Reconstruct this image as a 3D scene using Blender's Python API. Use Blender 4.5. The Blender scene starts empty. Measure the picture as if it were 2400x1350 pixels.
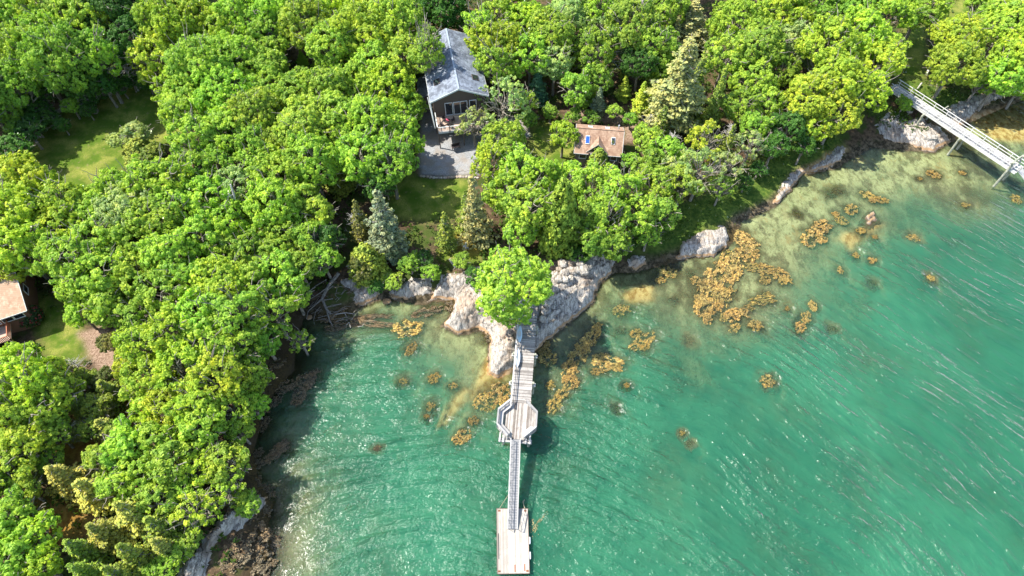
import bpy, math
import numpy as np
from mathutils import Vector
R_ = math.radians
rs = np.random.RandomState(7)
scene = bpy.context.scene
COL = scene.collection

# ---------------------------------------------------------------- camera, sky, sun, exposure
HC, PITCH, FP = 81.0, R_(55.5), 1564.0          # drone height, tilt below the horizon, focal length in photo pixels
cd = bpy.data.cameras.new('camera'); cam = bpy.data.objects.new('camera', cd); COL.objects.link(cam)
cam.location = (0, 0, HC); cam.rotation_euler = (math.pi/2 - PITCH, 0, 0)
cd.sensor_width = 36; cd.lens = FP/2400*36; cd.clip_end = 5000
scene.camera = cam
SUN_EL, SUN_AZ = R_(54), R_(168)                # azimuth measured counter-clockwise from +X: sun stands at the left, a little beyond
sd = Vector((math.cos(SUN_EL)*math.cos(SUN_AZ), math.cos(SUN_EL)*math.sin(SUN_AZ), math.sin(SUN_EL)))
world = bpy.data.worlds.new('World'); scene.world = world; world.use_nodes = True
wn = world.node_tree.nodes; wl = world.node_tree.links
sky = wn.new('ShaderNodeTexSky'); sky.sky_type = 'NISHITA'; sky.sun_disc = False
sky.sun_elevation = SUN_EL; sky.sun_rotation = math.pi/2 - SUN_AZ
wl.new(sky.outputs[0], wn['Background'].inputs[0]); wn['Background'].inputs[1].default_value = 0.15
ld = bpy.data.lights.new('sun', 'SUN'); ld.energy = 4.2; ld.angle = R_(0.5); ld.color = (1, .95, .86)
sun = bpy.data.objects.new('sun', ld); COL.objects.link(sun)
sun.rotation_euler = sd.to_track_quat('Z', 'Y').to_euler()
vs = scene.view_settings; vs.view_transform = 'Standard'; vs.look = 'None'; vs.gamma = 1; vs.exposure = 1.28

ST, CT = math.sin(PITCH), math.cos(PITCH)
def at(px, py, z=0.0):
    u, v = (px-1200)/FP, (py-675)/FP
    t = (HC-z)/(ST+v*CT)
    return np.array([u*t, t*(CT-v*ST), z])
def pscale(px, py, z=0.0):                       # photo pixels per metre at that point
    return FP*(ST+(py-675)/FP*CT)/(HC-z)
def pxof(x, y, z):
    dz = HC-z; dep = y*CT+dz*ST
    return 1200+FP*x/dep, 675+FP*(dz*CT-y*ST)/dep

# ---------------------------------------------------------------- helpers
def tag(o, label=None, cat=None, group=None, kind=None):
    if label: o['label'] = label
    if cat: o['category'] = cat
    if group: o['group'] = group
    if kind: o['kind'] = kind
    return o
def empty(name, loc, label, cat, group=None):
    o = bpy.data.objects.new(name, None); COL.objects.link(o); o.location = tuple(float(a) for a in loc)
    return tag(o, label, cat, group)
def mesh_np(name, V, F, val=None, smooth=False):
    """V (n,3); F (m,k) all the same size; val per vertex"""
    me = bpy.data.meshes.new(name)
    n, (m, k) = len(V), F.shape
    me.vertices.add(n); me.vertices.foreach_set('co', np.ascontiguousarray(V, np.float32).ravel())
    me.loops.add(m*k); me.loops.foreach_set('vertex_index', np.ascontiguousarray(F, np.int32).ravel())
    me.polygons.add(m); me.polygons.foreach_set('loop_start', np.arange(0, m*k, k, dtype=np.int32))
    me.polygons.foreach_set('loop_total', np.full(m, k, np.int32))
    if smooth: me.polygons.foreach_set('use_smooth', np.ones(m, bool))
    me.update(calc_edges=True)
    if val is not None:
        for key, a in (val.items() if isinstance(val, dict) else [('v', val)]):
            at_ = me.attributes.new(key, 'FLOAT', 'POINT'); at_.data.foreach_set('value', np.ascontiguousarray(a, np.float32))
    return me
def link(name, me, mat, parent=None, loc=None):
    o = bpy.data.objects.new(name, me); COL.objects.link(o)
    if mat and not me.materials: me.materials.append(mat)
    if parent: o.parent = parent
    if loc is not None: o.location = tuple(float(a) for a in loc)
    return o
class MB:
    def __init__(s): s.V = []; s.F = []; s.A = []; s.n = 0
    def add(s, V, F, a=None):
        V = np.asarray(V, float)
        if a is None: a = rs.rand()
        s.V.append(V); s.F += [tuple(i+s.n for i in f) for f in F]; s.A.append(np.full(len(V), a)); s.n += len(V)
        return s
    def frame(s, c, ax, ay, az, a=None):         # box: centre and three half-axis vectors
        c, ax, ay, az = map(np.asarray, (c, ax, ay, az))
        V = [c+i*ax+j*ay+k*az for k in (-1, 1) for j in (-1, 1) for i in (-1, 1)]
        return s.add(V, [(0,2,3,1), (4,5,7,6), (0,1,5,4), (2,6,7,3), (0,4,6,2), (1,3,7,5)], a)
    def box(s, x0, x1, y0, y1, z0, z1, fr=None, a=None):
        c = np.array([(x0+x1)/2, (y0+y1)/2, (z0+z1)/2]); fr = fr or FR()
        return s.frame(fr.p(*c), fr.d(((x1-x0)/2, 0, 0)), fr.d((0, (y1-y0)/2, 0)), fr.d((0, 0, (z1-z0)/2)), a)
    def beam(s, p0, p1, w, h, a=None):
        p0, p1 = np.asarray(p0, float), np.asarray(p1, float); d = p1-p0; L = np.linalg.norm(d); d /= L
        up = np.array([0, 0, 1.]) if abs(d[2]) < .95 else np.array([0, 1., 0])
        sx = np.cross(d, up); sx /= np.linalg.norm(sx); u = np.cross(sx, d)
        return s.frame((p0+p1)/2, d*L/2, sx*w/2, u*h/2, a)
    def tube(s, pts, rad, n=6, a=None, cap=True):
        pts = [np.asarray(p, float) for p in pts]; V = []; F = []
        for i, p in enumerate(pts):
            d = pts[min(i+1, len(pts)-1)]-pts[max(i-1, 0)]; d = d/(np.linalg.norm(d)+1e-9)
            up = np.array([0, 0, 1.]) if abs(d[2]) < .9 else np.array([1., 0, 0])
            e1 = np.cross(d, up); e1 /= np.linalg.norm(e1); e2 = np.cross(d, e1)
            r = rad[i] if hasattr(rad, '__len__') else rad
            for k in range(n):
                t = 2*math.pi*k/n; V.append(p+r*(math.cos(t)*e1+math.sin(t)*e2))
            if i:
                b = (i-1)*n
                F += [(b+k, b+(k+1) % n, b+n+(k+1) % n, b+n+k) for k in range(n)]
        if cap: F += [tuple(range(n)), tuple(range(len(V)-1, len(V)-n-1, -1))]
        return s.add(V, F, a)
    def poly(s, pts, z0, z1, a=None):            # prism over a plan polygon
        n = len(pts); V = [(p[0], p[1], z0) for p in pts]+[(p[0], p[1], z1) for p in pts]
        return s.add(V, [tuple(range(n-1, -1, -1)), tuple(range(n, 2*n))]+[(i, (i+1) % n, n+(i+1) % n, n+i) for i in range(n)], a)
    def slab(s, quad, t, a=None):                # quad of 3-D points thickened downward along its normal
        q = [np.asarray(p, float) for p in quad]; nn = np.cross(q[1]-q[0], q[2]-q[0]); nn /= np.linalg.norm(nn)
        if nn[2] < 0: nn = -nn
        m = len(q); V = q+[p-nn*t for p in q]
        return s.add(V, [tuple(range(m)), tuple(range(2*m-1, m-1, -1))]+[(i, m+i, m+(i+1) % m, (i+1) % m) for i in range(m)], a)
    def build(s, name, mat, parent=None, smooth=False, off=None):
        V = np.concatenate(s.V)
        if parent is not None: V = V-np.array(ROOT(parent))
        elif off is not None: V = V-np.asarray(off)
        me = bpy.data.meshes.new(name); me.from_pydata(V.tolist(), [], s.F); me.update()
        at_ = me.attributes.new('v', 'FLOAT', 'POINT'); at_.data.foreach_set('value', np.concatenate(s.A).astype(np.float32))
        if smooth: me.polygons.foreach_set('use_smooth', np.ones(len(me.polygons), bool))
        return link(name, me, mat, parent, off if parent is None else None)
def ROOT(p):
    v = Vector((0, 0, 0))
    while p: v = v+p.location; p = p.parent
    return v
class FR:
    def __init__(s, o=(0, 0, 0), ang=0): s.o = np.asarray(o, float); s.c, s.s = math.cos(ang), math.sin(ang)
    def d(s, v): return np.array([v[0]*s.c-v[1]*s.s, v[0]*s.s+v[1]*s.c, v[2]])
    def p(s, x, y, z): return s.o+s.d((x, y, z))

# ---------------------------------------------------------------- numpy value noise
_T = np.random.RandomState(3).rand(256, 256)
def vn(x, y):
    xi, yi = np.floor(x).astype(int), np.floor(y).astype(int); fx, fy = x-xi, y-yi
    fx, fy = fx*fx*(3-2*fx), fy*fy*(3-2*fy); g = lambda a, b: _T[a % 256, b % 256]
    return (g(xi, yi)*(1-fx)+g(xi+1, yi)*fx)*(1-fy)+(g(xi, yi+1)*(1-fx)+g(xi+1, yi+1)*fx)*fy
def fbm(x, y, o=4):
    r = 0; a = .5
    for i in range(o): r = r+a*vn(x+17*i, y+31*i); x, y, a = x*2.03, y*2.03, a*.5
    return r/(1-.5**o)
def seg_dist(X, Y, P, closed=True):
    D = np.full(X.shape, 1e9); ins = np.zeros(X.shape, bool); n = len(P)
    for i in range(n if closed else n-1):
        ax, ay = P[i][:2]; bx, by = P[(i+1) % n][:2]; dx, dy = bx-ax, by-ay
        t = np.clip(((X-ax)*dx+(Y-ay)*dy)/(dx*dx+dy*dy+1e-12), 0, 1)
        D = np.minimum(D, np.hypot(X-ax-t*dx, Y-ay-t*dy))
        if closed and abs(dy) > 1e-12:
            c = ((ay > Y) != (by > Y)) & (X < (bx-ax)*(Y-ay)/dy+ax); ins ^= c
    return D, ins
def sm(a, b, x): t = np.clip((x-a)/(b-a), 0, 1); return t*t*(3-2*t)

# ---------------------------------------------------------------- materials
class NT:
    def __init__(s, name, rough=.8, spec=.3):
        s.m = bpy.data.materials.new(name); s.m.use_nodes = True; s.t = s.m.node_tree; s.b = s.t.nodes['Principled BSDF']
        s.b.inputs['Roughness'].default_value = rough; s.b.inputs['Specular IOR Level'].default_value = spec
    def n(s, typ, **kw):
        nd = s.t.nodes.new('ShaderNode'+typ)
        for k, v in kw.items(): setattr(nd, k, v)
        return nd
    def w(s, a, b): s.t.links.new(a, b)
    def put(s, sock, v):
        if isinstance(v, bpy.types.NodeSocket): s.w(v, sock)
        elif hasattr(v, '__len__') and len(v) == 3 and sock.type == 'RGBA': sock.default_value = (*v, 1)
        else: sock.default_value = v
    def pos(s): return s.n('NewGeometry').outputs['Position']
    def obj(s): return s.n('TexCoord').outputs['Object']
    def attr(s, name='v'): return s.n('Attribute', attribute_name=name).outputs['Fac']
    def map(s, vec, scale=(1, 1, 1), rot=(0, 0, 0)):
        m = s.n('Mapping'); s.w(vec, m.inputs[0]); m.inputs['Scale'].default_value = scale; m.inputs['Rotation'].default_value = rot; return m.outputs[0]
    def noise(s, vec, scale, detail=4, rough=.55, dist=0):
        n = s.n('TexNoise'); s.w(vec, n.inputs['Vector']); n.inputs['Scale'].default_value = scale; n.inputs['Detail'].default_value = detail
        n.inputs['Roughness'].default_value = rough; n.inputs['Distortion'].default_value = dist; return n.outputs['Fac']
    def vor(s, vec, scale, feature='F1'):
        n = s.n('TexVoronoi', feature=feature); s.w(vec, n.inputs['Vector']); n.inputs['Scale'].default_value = scale; return n.outputs['Distance']
    def math(s, op, a, b=0, clamp=False):
        n = s.n('Math', operation=op, use_clamp=clamp); s.put(n.inputs[0], a); s.put(n.inputs[1], b); return n.outputs[0]
    def ramp(s, fac, a, b, ca=0., cb=1.):
        n = s.n('MapRange', interpolation_type='SMOOTHSTEP'); s.put(n.inputs['Value'], fac); n.inputs['From Min'].default_value = a; n.inputs['From Max'].default_value = b
        n.inputs['To Min'].default_value = ca; n.inputs['To Max'].default_value = cb; return n.outputs[0]
    def mix(s, f, a, b, mode='MIX'):
        n = s.n('Mix', data_type='RGBA', blend_type=mode); s.put(n.inputs[0], f); s.put(n.inputs[6], a); s.put(n.inputs[7], b); return n.outputs[2]
    def bump(s, h, strength=.5, dist=.05):
        n = s.n('Bump'); s.put(n.inputs['Height'], h); n.inputs['Strength'].default_value = strength; n.inputs['Distance'].default_value = dist; return n.outputs[0]
    def col(s, c): s.put(s.b.inputs['Base Color'], c); return s
    def nor(s, c): s.w(c, s.b.inputs['Normal']); return s
def simple(name, c, rough=.6, var=.25, scale=6, metal=0, spec=.4):
    t = NT(name, rough, spec); f = t.noise(t.pos(), scale, 5)
    g = t.math('ADD', t.math('MULTIPLY', f, .6), t.math('MULTIPLY', t.attr(), .4))
    t.col(t.mix(g, tuple(x*(1-var) for x in c), tuple(min(1, x*(1+var)) for x in c))); t.b.inputs['Metallic'].default_value = metal
    t.nor(t.bump(f, .3, .02)); return t.m

def foliage_mat(name, gloss=.35, trans=.45, lo=(.62, .72, .85), hi=(1.42, 1.24, 1.0)):
    t = NT(name); t.t.nodes.remove(t.b); out = t.t.nodes['Material Output']
    oc = t.n('ObjectInfo').outputs['Color']; v = t.attr()
    big = t.noise(t.pos(), .55, 3)
    c = t.mix(v, t.mix(1., oc, lo, 'MULTIPLY'), t.mix(1., oc, hi, 'MULTIPLY'))
    c = t.mix(t.ramp(big, .35, .68), t.mix(1., c, (.8, .88, .95), 'MULTIPLY'), t.mix(1., c, (1.18, 1.08, .95), 'MULTIPLY'))
    d = t.n('BsdfDiffuse'); t.w(c, d.inputs[0]); tr = t.n('BsdfTranslucent'); t.w(t.mix(1., c, (1.1, 1.25, .6), 'MULTIPLY'), tr.inputs[0])
    g = t.n('BsdfGlossy'); g.inputs['Roughness'].default_value = .5; g.inputs[0].default_value = (.9, .95, .8, 1)
    m1 = t.n('MixShader'); m1.inputs[0].default_value = trans; t.w(d.outputs[0], m1.inputs[1]); t.w(tr.outputs[0], m1.inputs[2])
    fr = t.n('Fresnel'); fr.inputs[0].default_value = 1.35
    m2 = t.n('MixShader'); t.put(m2.inputs[0], t.math('MULTIPLY', fr.outputs[0], gloss)); t.w(m1.outputs[0], m2.inputs[1]); t.w(g.outputs[0], m2.inputs[2])
    t.w(m2.outputs[0], out.inputs[0]); return t.m
M_LEAF = foliage_mat('leaf'); M_NEEDLE = foliage_mat('needle', .2, .12); M_WEED = foliage_mat('seaweed_frond', .9, .1, (.22, .2, .25), (1.6, 1.55, 1.6))

def bark(name, a, b):
    t = NT(name, .9, .1); f = t.noise(t.map(t.obj(), (3, 3, .7)), 3, 5); t.col(t.mix(t.ramp(f, .3, .7), a, b)); t.nor(t.bump(f, .6, .04)); return t.m
M_BARK = bark('bark', (.12, .105, .085), (.36, .32, .26)); M_DEAD = bark('dead_wood', (.26, .24, .21), (.55, .52, .47)); M_WETWOOD = bark('wet_wood', (.10, .085, .07), (.3, .27, .23))

def rock_mat():
    t = NT('rock', .85, .25); p = t.pos(); st = t.map(p, (1.6, .35, 1), (0, 0, R_(38)))
    f = t.noise(st, 2.0, 8, .74, .3); g = t.noise(p, 5, 6, .7); h = t.noise(p, .25, 3)
    c = t.mix(t.ramp(f, .34, .62), (.17, .145, .12), (.54, .49, .42))
    c = t.mix(t.ramp(g, .5, .72, 0, .6), c, (.6, .56, .49)); c = t.mix(t.ramp(h, .52, .66, 0, .55), c, (.34, .235, .15))
    w_ = t.n('TexNoise'); t.w(p, w_.inputs[0]); w_.inputs['Scale'].default_value = .8; w_.inputs['Detail'].default_value = 5; cr = t.ramp(t.vor(t.map(t.mix(.9, p, w_.outputs['Color'], 'ADD'), (1, .25, 1), (0, 0, R_(38))), .9, 'DISTANCE_TO_EDGE'), .0, .035, .3, 1); st2 = t.noise(t.map(p, (4, .3, 1), (0, 0, R_(38))), 1.2, 6, .7)
    c = t.mix(cr, (.07, .06, .055), c); c = t.mix(t.ramp(st2, .36, .46, .7, 0), c, (.10, .09, .085))
    z = t.n('SeparateXYZ'); t.w(p, z.inputs[0]); zz = t.math('ADD', z.outputs[2], t.math('MULTIPLY', g, .35))
    c = t.mix(t.ramp(zz, .18, .5), (.10, .065, .035), c)      # wet, weed-stained foot of the ledge
    c = t.mix(t.math('MULTIPLY', t.ramp(zz, .3, .5), t.ramp(zz, .8, .55)), c, (.36, .22, .11))
    hh = t.math('ADD', t.math('MULTIPLY', f, .7), t.math('MULTIPLY', g, .3)); hh = t.math('ADD', hh, t.math('MULTIPLY', cr, .12)); hh = t.math('ADD', hh, t.math('MULTIPLY', st2, .5))
    t.col(c).nor(t.bump(hh, .9, .3)); return t.m
M_ROCK = rock_mat()

def boards(name, dark, light, axis_ang=0, rough=.8, spec=.2, stain=None):
    t = NT(name, rough, spec); p = t.obj(); v = t.attr()
    g = t.noise(t.map(p, (5, .6, 1), (0, 0, axis_ang)), 3, 5); b = t.noise(p, .9, 4)
    f = t.math('ADD', t.math('MULTIPLY', v, .5), t.math('MULTIPLY', g, .5)); f = t.math('ADD', f, t.math('MULTIPLY', t.math('SUBTRACT', b, .5), .6))
    c = t.mix(t.ramp(f, .2, .8), dark, light)
    if stain: c = t.mix(t.ramp(t.noise(p, 2.1, 5, .7), .58, .72, 0, .8), c, stain)
    t.col(c).nor(t.bump(g, .4, .02)); return t.m
M_DECKW = boards('weathered_planks', (.14, .125, .11), (.40, .37, .335), stain=(.10, .09, .085))
M_RAILW = boards('weathered_rail', (.24, .23, .22), (.46, .445, .42))
M_FLOAT = boards('float_boards', (.28, .25, .21), (.47, .43, .365), stain=(.2, .165, .13))
M_FLOATSIDE = simple('float_side', (.13, .09, .07)); M_PILE = bark('piling', (.16, .17, .12), (.42, .42, .34))
M_ALU = simple('aluminium', (.42, .41, .38), .4, .1, 3, .2); M_GRATE = simple('ramp_grating', (.2, .2, .2), .5, .2, 12)
M_RUST = simple('rusty_iron', (.22, .08, .035), .8); M_WHITE = simple('white_paint', (.74, .74, .72), .5, .08)
M_KAYAK = simple('white_kayak_plastic', (.74, .75, .76), .35, .05); M_KAYAKB = simple('pale_blue_kayak_plastic', (.45, .58, .66), .35, .05)
M_ROPE = simple('old_rope', (.3, .27, .18), .9); M_DARKW = simple('dark_siding', (.10, .075, .06), .8, .35, 9)
M_SHINGLEW = simple('cedar_shingle_wall', (.15, .13, .11), .85, .35, 12); M_TRIM = simple('pale_trim', (.5, .52, .5), .6, .1)
M_BROWNW = simple('brown_siding', (.2, .1, .065), .8, .3, 8); M_REDW = simple('red_stained_wood', (.35, .11, .05), .7, .2)
M_DECKB = simple('deck_boards', (.4, .3, .23), .8, .2); M_FRAME = simple('white_frame', (.72, .72, .7), .5, .05)
M_BLACK = simple('dark_furniture', (.035, .025, .025), .6); M_PINK = simple('pink_flowers', (.6, .1, .17), .7)
M_FLASH = simple('metal_flashing', (.5, .52, .55), .4, .1, 4, .5); M_CONC = simple('stone_edging', (.3, .29, .27), .9)
def glass(name, c, rough=.06):
    t = NT(name, rough, .8); t.col(c); t.b.inputs['Coat Weight'].default_value = .6; return t.m
M_GLASS = glass('window_glass', (.02, .025, .03)); M_SKYL = glass('blue_skylight_glass', (.02, .09, .42)); M_SKYP = glass('pale_skylight_glass', (.55, .65, .78), .15)
def roof_mat(name, a, b, c3, row, ang):
    t = NT(name, .9, .15); p = t.map(t.obj(), (1, 1, 1), (0, 0, ang))
    s = t.n('SeparateXYZ'); t.w(p, s.inputs[0])
    fr = t.math('FRACT', t.math('MULTIPLY', s.outputs[1], 1/row)); rowid = t.math('FLOOR', t.math('MULTIPLY', s.outputs[1], 1/row))
    cb = t.n('CombineXYZ'); t.put(cb.inputs[0], t.math('MULTIPLY', s.outputs[0], 3.2)); t.put(cb.inputs[1], t.math('MULTIPLY', rowid, 7.13))
    tab = t.n('TexWhiteNoise'); fl = t.n('VectorMath', operation='FLOOR'); t.w(cb.outputs[0], fl.inputs[0]); t.w(fl.outputs[0], tab.inputs['Vector'])
    big = t.noise(t.obj(), .7, 6, .65, .5); sp = t.noise(t.obj(), 7, 4)
    cc = t.mix(t.math('ADD', t.math('MULTIPLY', tab.outputs['Value'], .5), t.math('MULTIPLY', sp, .5)), a, b)
    cc = t.mix(t.ramp(big, .44, .6, 0, .75), cc, c3); cc = t.mix(t.ramp(t.noise(t.map(t.obj(), (1.2, .6, 1)), 1.6, 5, .7), .5, .68, 0, .6), cc, tuple(min(1, x*1.35) for x in b)); cc = t.mix(t.ramp(fr, .0, .18, .35, 0), cc, tuple(x*.4 for x in a))
    t.col(cc).nor(t.bump(t.math('ADD', fr, t.math('MULTIPLY', tab.outputs['Value'], .4)), .5, .03)); return t.m

# ---------------------------------------------------------------- shoreline and terrain
SHORE = [(610,1420),(618,1350),(640,1300),(628,1240),(640,1185),(604,1115),(596,1050),(618,965),(645,915),(690,868),(690,800),(712,745),(790,752),
 (840,722),(900,700),(1000,716),(1012,704),(1062,708),(1052,742),(1036,762),(1072,786),(1128,776),(1148,800),(1142,842),(1146,876),(1168,886),(1205,872),(1256,826),
 (1312,776),(1390,712),(1406,668),(1440,640),(1480,640),(1590,612),(1700,585),(1722,560),(1735,520),(1820,482),(1880,410),(1960,395),(2040,345),(2120,352),(2190,358),
 (2232,332),(2268,288),(2400,232),(2600,150)]
SW = [tuple(at(x, y, 0)[:2]) for x, y in SHORE]
LAND = [(-1600, -400), (SW[0][0]-6, -400), (SW[0][0]-4, SW[0][1]-14)]+SW+[(160, 118), (1600, 200), (1600, 2500), (-1600, 2500)]
def terr(X, Y, detail=True):
    X = np.asarray(X, float); Y = np.asarray(Y, float)
    D, ins = seg_dist(X, Y, LAND)
    n1 = fbm(X*.12+5, Y*.12+9); n2 = fbm(X*.6, Y*.6, 5)
    D = D+(n2-.5)*.9*np.where(ins, 1, 1)
    right = sm(6, 30, X); 
    land = .1+1.9*(1-np.exp(-np.maximum(D, 0)/(3.2+3*right)))+.035*np.minimum(D, 60)+(n1-.5)*.8*sm(2, 10, D)+(n2-.5)*.35
    k = .24*(1-right)+.018*right
    D2 = np.maximum(D-8*right, 0)
    dep = .06+k*np.maximum(D, 0)+.17*right*D2+(n2-.5)*.55*(1-.5*right)
    dep = 3.6*(1-np.exp(-np.maximum(dep, -.1)/3.6))
    return np.where(ins, land, -np.maximum(dep, .02)), ins, D
def gz(x, y): return float(terr(np.array([x]), np.array([y]))[0][0])
def gpt(px, py, up=0):                           # ground point seen at a photo pixel
    z = 2.
    for _ in range(4): p = at(px, py, z+up); z = max(gz(p[0], p[1]), 0)
    return np.array([p[0], p[1], z])
def wpoly(P, z=None): return [tuple((at(x, y, z) if z is not None else gpt(x, y))[:2]) for x, y in P]

xs = np.concatenate([[-1600, -900, -500, -300, -200, -150, -125], np.arange(-112, 112, .45), [125, 150, 200, 300, 500, 900, 1600]])
ys = np.concatenate([[-400, -150, -50, -10, 5], np.arange(12, 137, .45), [145, 165, 200, 300, 500, 900, 1600, 2500]])
GX, GY = np.meshgrid(xs, ys); nx, ny = len(xs), len(ys)
Z, INS, SD = terr(GX, GY)
def grid_faces(nx, ny):
    i = np.arange(ny-1)[:, None]*nx+np.arange(nx-1)[None, :]; i = i.ravel(); return np.stack([i, i+1, i+nx+1, i+nx], 1)
def pmask(polys, soft=1.2, wob=1.0):
    m = np.zeros(GX.shape); nn = (fbm(GX*.5+3, GY*.5)-.5)*2*wob
    for P in polys:
        W = wpoly(P); D, i = seg_dist(GX, GY, W); m = np.maximum(m, sm(-soft, soft, np.where(i, D, -D)+nn))
    return m
grass = pmask([[(75,290),(150,250),(250,215),(330,190),(430,180),(430,330),(300,390),(240,460),(120,430),(60,380)],
 [(1245,290),(1300,290),(1345,330),(1345,400),(1240,400)], [(930,410),(1100,420),(1110,500),(1000,520),(900,500)],
 [(60,700),(130,690),(190,760),(215,830),(150,870),(90,800)], [(2120,40),(2170,60),(2165,220),(2110,200)], [(2240,0),(2330,0),(2310,70),(2200,60)],
 [(1060,540),(1110,540),(1130,620),(1030,610)]])
shoregrass = pmask([[(1480,590),(1560,500),(1700,420),(1850,330),(1960,300),(1990,370),(1890,415),(1800,480),(1700,525),(1600,590)], [(2100,180),(2200,200),(2330,240),(2200,270),(2110,230)]], 1.5)
gravel = pmask([[(985,300),(1000,210),(1025,290),(1080,290),(1230,270),(1240,320),(1150,350),(1125,410),(985,412)], [(1480,-20),(1530,-20),(1530,12),(1480,10)]], .5, .4)
litter = pmask([[(190,780),(240,760),(280,830),(270,880),(210,850)], [(1340,285),(1350,255),(1440,262),(1500,290),(1505,330),(1465,330),(1462,290)], [(1270,615),(1310,600),(1320,650),(1290,660)]], .8)
orange = pmask([[(220,940),(320,900),(330,960),(200,1100),(120,1090),(150,1000)], [(90,1180),(200,1160),(220,1260),(110,1290)], [(1070,555),(1105,555),(1115,585),(1075,590)]], 2)
obed = pmask([[(1110,900),(1145,830),(1200,860),(1195,885),(1120,940),(1090,940)], [(2270,270),(2400,240),(2450,330),(2330,330)], [(1460,690),(1490,662),(1530,672),(1528,700),(1470,712)],
  [(1010,1010),(1080,900),(1110,910),(1050,1010)], [(1960,560),(2030,520),(2080,520),(2000,590)], [(1880,398),(1960,345),(1985,350),(1900,412)]], .7, .8)
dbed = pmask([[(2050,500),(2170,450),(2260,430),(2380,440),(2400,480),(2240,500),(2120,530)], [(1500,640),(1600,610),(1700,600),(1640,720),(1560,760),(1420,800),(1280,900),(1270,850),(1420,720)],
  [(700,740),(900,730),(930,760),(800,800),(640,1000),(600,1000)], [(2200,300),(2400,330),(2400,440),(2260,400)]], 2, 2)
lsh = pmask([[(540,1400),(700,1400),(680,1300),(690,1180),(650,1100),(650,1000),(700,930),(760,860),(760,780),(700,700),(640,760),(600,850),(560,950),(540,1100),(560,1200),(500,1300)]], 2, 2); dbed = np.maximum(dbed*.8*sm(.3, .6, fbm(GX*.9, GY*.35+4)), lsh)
# gold weed beds darken the sea floor they grow on
WEED = """1738,560,34,17,-35 1752,590,24,20,60 1722,612,34,24,55 1690,642,40,26,52 1664,682,38,22,52 1650,716,26,16,60 1704,694,28,13,52 1790,630,22,13,0 1826,640,20,13,-20
1842,658,13,9,0 1790,702,30,10,10 1728,738,24,14,10 1722,768,14,8,40 1771,762,12,13,90 1662,744,16,9,60 1571,636,16,14,0 1549,656,10,7,0 1458,727,18,12,20 1508,797,32,13,35 1388,784,30,13,60
1356,832,28,16,55 1342,884,24,16,60 1302,944,24,12,50 1290,902,10,10,0 1286,838,20,15,20 1427,850,34,16,-15 1404,838,14,9,20 1272,808,14,14,60 957,766,32,19,8 964,816,17,8,60 1018,885,13,9,30
945,892,8,6,0 1062,903,9,6,0 1172,918,24,20,60 1134,938,22,14,40 1110,985,10,9,0 1084,1022,20,13,30 1010,952,9,9,0 1000,976,6,5,0 1904,556,26,18,55 1928,530,22,14,30 1996,490,15,11,60
1974,516,14,10,-30 2034,456,15,9,-30 2066,468,14,8,-10 2018,540,9,7,0 2052,554,6,5,0 2141,556,13,9,-20 2007,597,7,7,0 2046,610,9,7,0 1970,632,6,9,0 2265,480,9,5,-10 2384,466,11,11,0
2188,408,13,9,-20 2257,404,8,5,-20 2157,418,4,3,0 1876,766,15,10,50 1890,742,14,9,60 1906,716,8,12,0 1846,722,4,5,0 1800,892,16,12,30 2183,650,8,7,0 1470,902,6,5,0 1600,1015,5,4,0
1480,545,4,4,0 1332,862,20,12,60 1368,812,26,14,55 1320,918,18,10,50 1276,822,12,9,0 1400,766,12,7,40 1150,950,16,10,40 1185,940,12,14,60 1640,700,14,10,60 1690,668,30,12,55 1760,590,18,12,0 1720,640,20,14,40 1755,720,12,8,0 1800,690,10,7,0 1640,660,12,16,60 1930,560,10,8,0 2050,470,10,6,0 1960,500,8,5,0 1490,780,12,8,40 1512,812,12,7,30 1400,870,12,7,0 1445,858,12,8,0 1795,655,12,9,30 1765,625,14,10,0 1700,740,14,8,50 1682,718,16,10,50""".split()
BROWN = """640,862,30,14,10 712,896,24,18,45 700,930,18,12,60 648,1060,30,10,40 600,1262,34,26,60 560,1310,40,24,40 622,1204,14,12,0 530,1336,30,18,0 612,1000,14,10,60 600,1090,14,9,60 606,1060,12,8,40 646,940,16,9,50 622,985,12,8,20 606,1130,12,9,60 596,1160,10,8,0 578,1288,30,20,50 622,1322,26,18,40 592,1345,34,18,10 556,1282,22,16,40 632,1262,16,22,60 545,1310,30,20,20 630,1160,14,8,0 668,905,20,12,40 735,880,16,10,60 660,1045,16,10,40 630,1075,16,8,50 1702,735,9,5,0 1618,640,8,5,0 1580,700,8,4,0 1870,500,9,5,-20 1960,450,26,8,25 1700,480,10,3,0 625,1145,16,10,0 850,757,60,8,-4
782,738,28,14,20 1000,730,30,10,20 1148,790,14,10,90 610,1300,22,18,60 790,765,22,9,10 1060,716,16,14,60 885,1050,8,5,0 620,950,14,18,50 590,1225,18,10,30 870,744,40,7,5
1620,1040,5,4,0 1445,960,10,6,0 2045,664,10,7,0 1950,768,8,6,0 1618,795,8,7,0 1455,776,12,5,-10 1540,595,10,5,0""".split()
def wl_(L): return [tuple(float(a) for a in q.split(',')) for q in L]
weedm = np.zeros(GX.shape)
for (cx, cy, a, b, an) in wl_(WEED)+wl_(BROWN):
    if cy > 1400: continue
    c = at(cx, cy, 0); s = pscale(cx, cy); q = R_(an); dx, dy = GX-c[0], GY-c[1]
    u = dx*math.cos(q)+dy*math.sin(q); v = -dx*math.sin(q)+dy*math.cos(q)
    r = np.hypot(u/(a/s+.7), v/(b/s*1.25+.7)); weedm = np.maximum(weedm, sm(1.6, .35, r+(fbm(GX*1.3, GY*1.3)-.5)*1.1))
Z = np.where(~INS & (obed > 0), np.maximum(Z, Z*(1-.75*obed)-.02), Z)
Z = np.where(~INS, np.maximum(Z, Z*(1-weedm)+weedm*-.4), Z)
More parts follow.
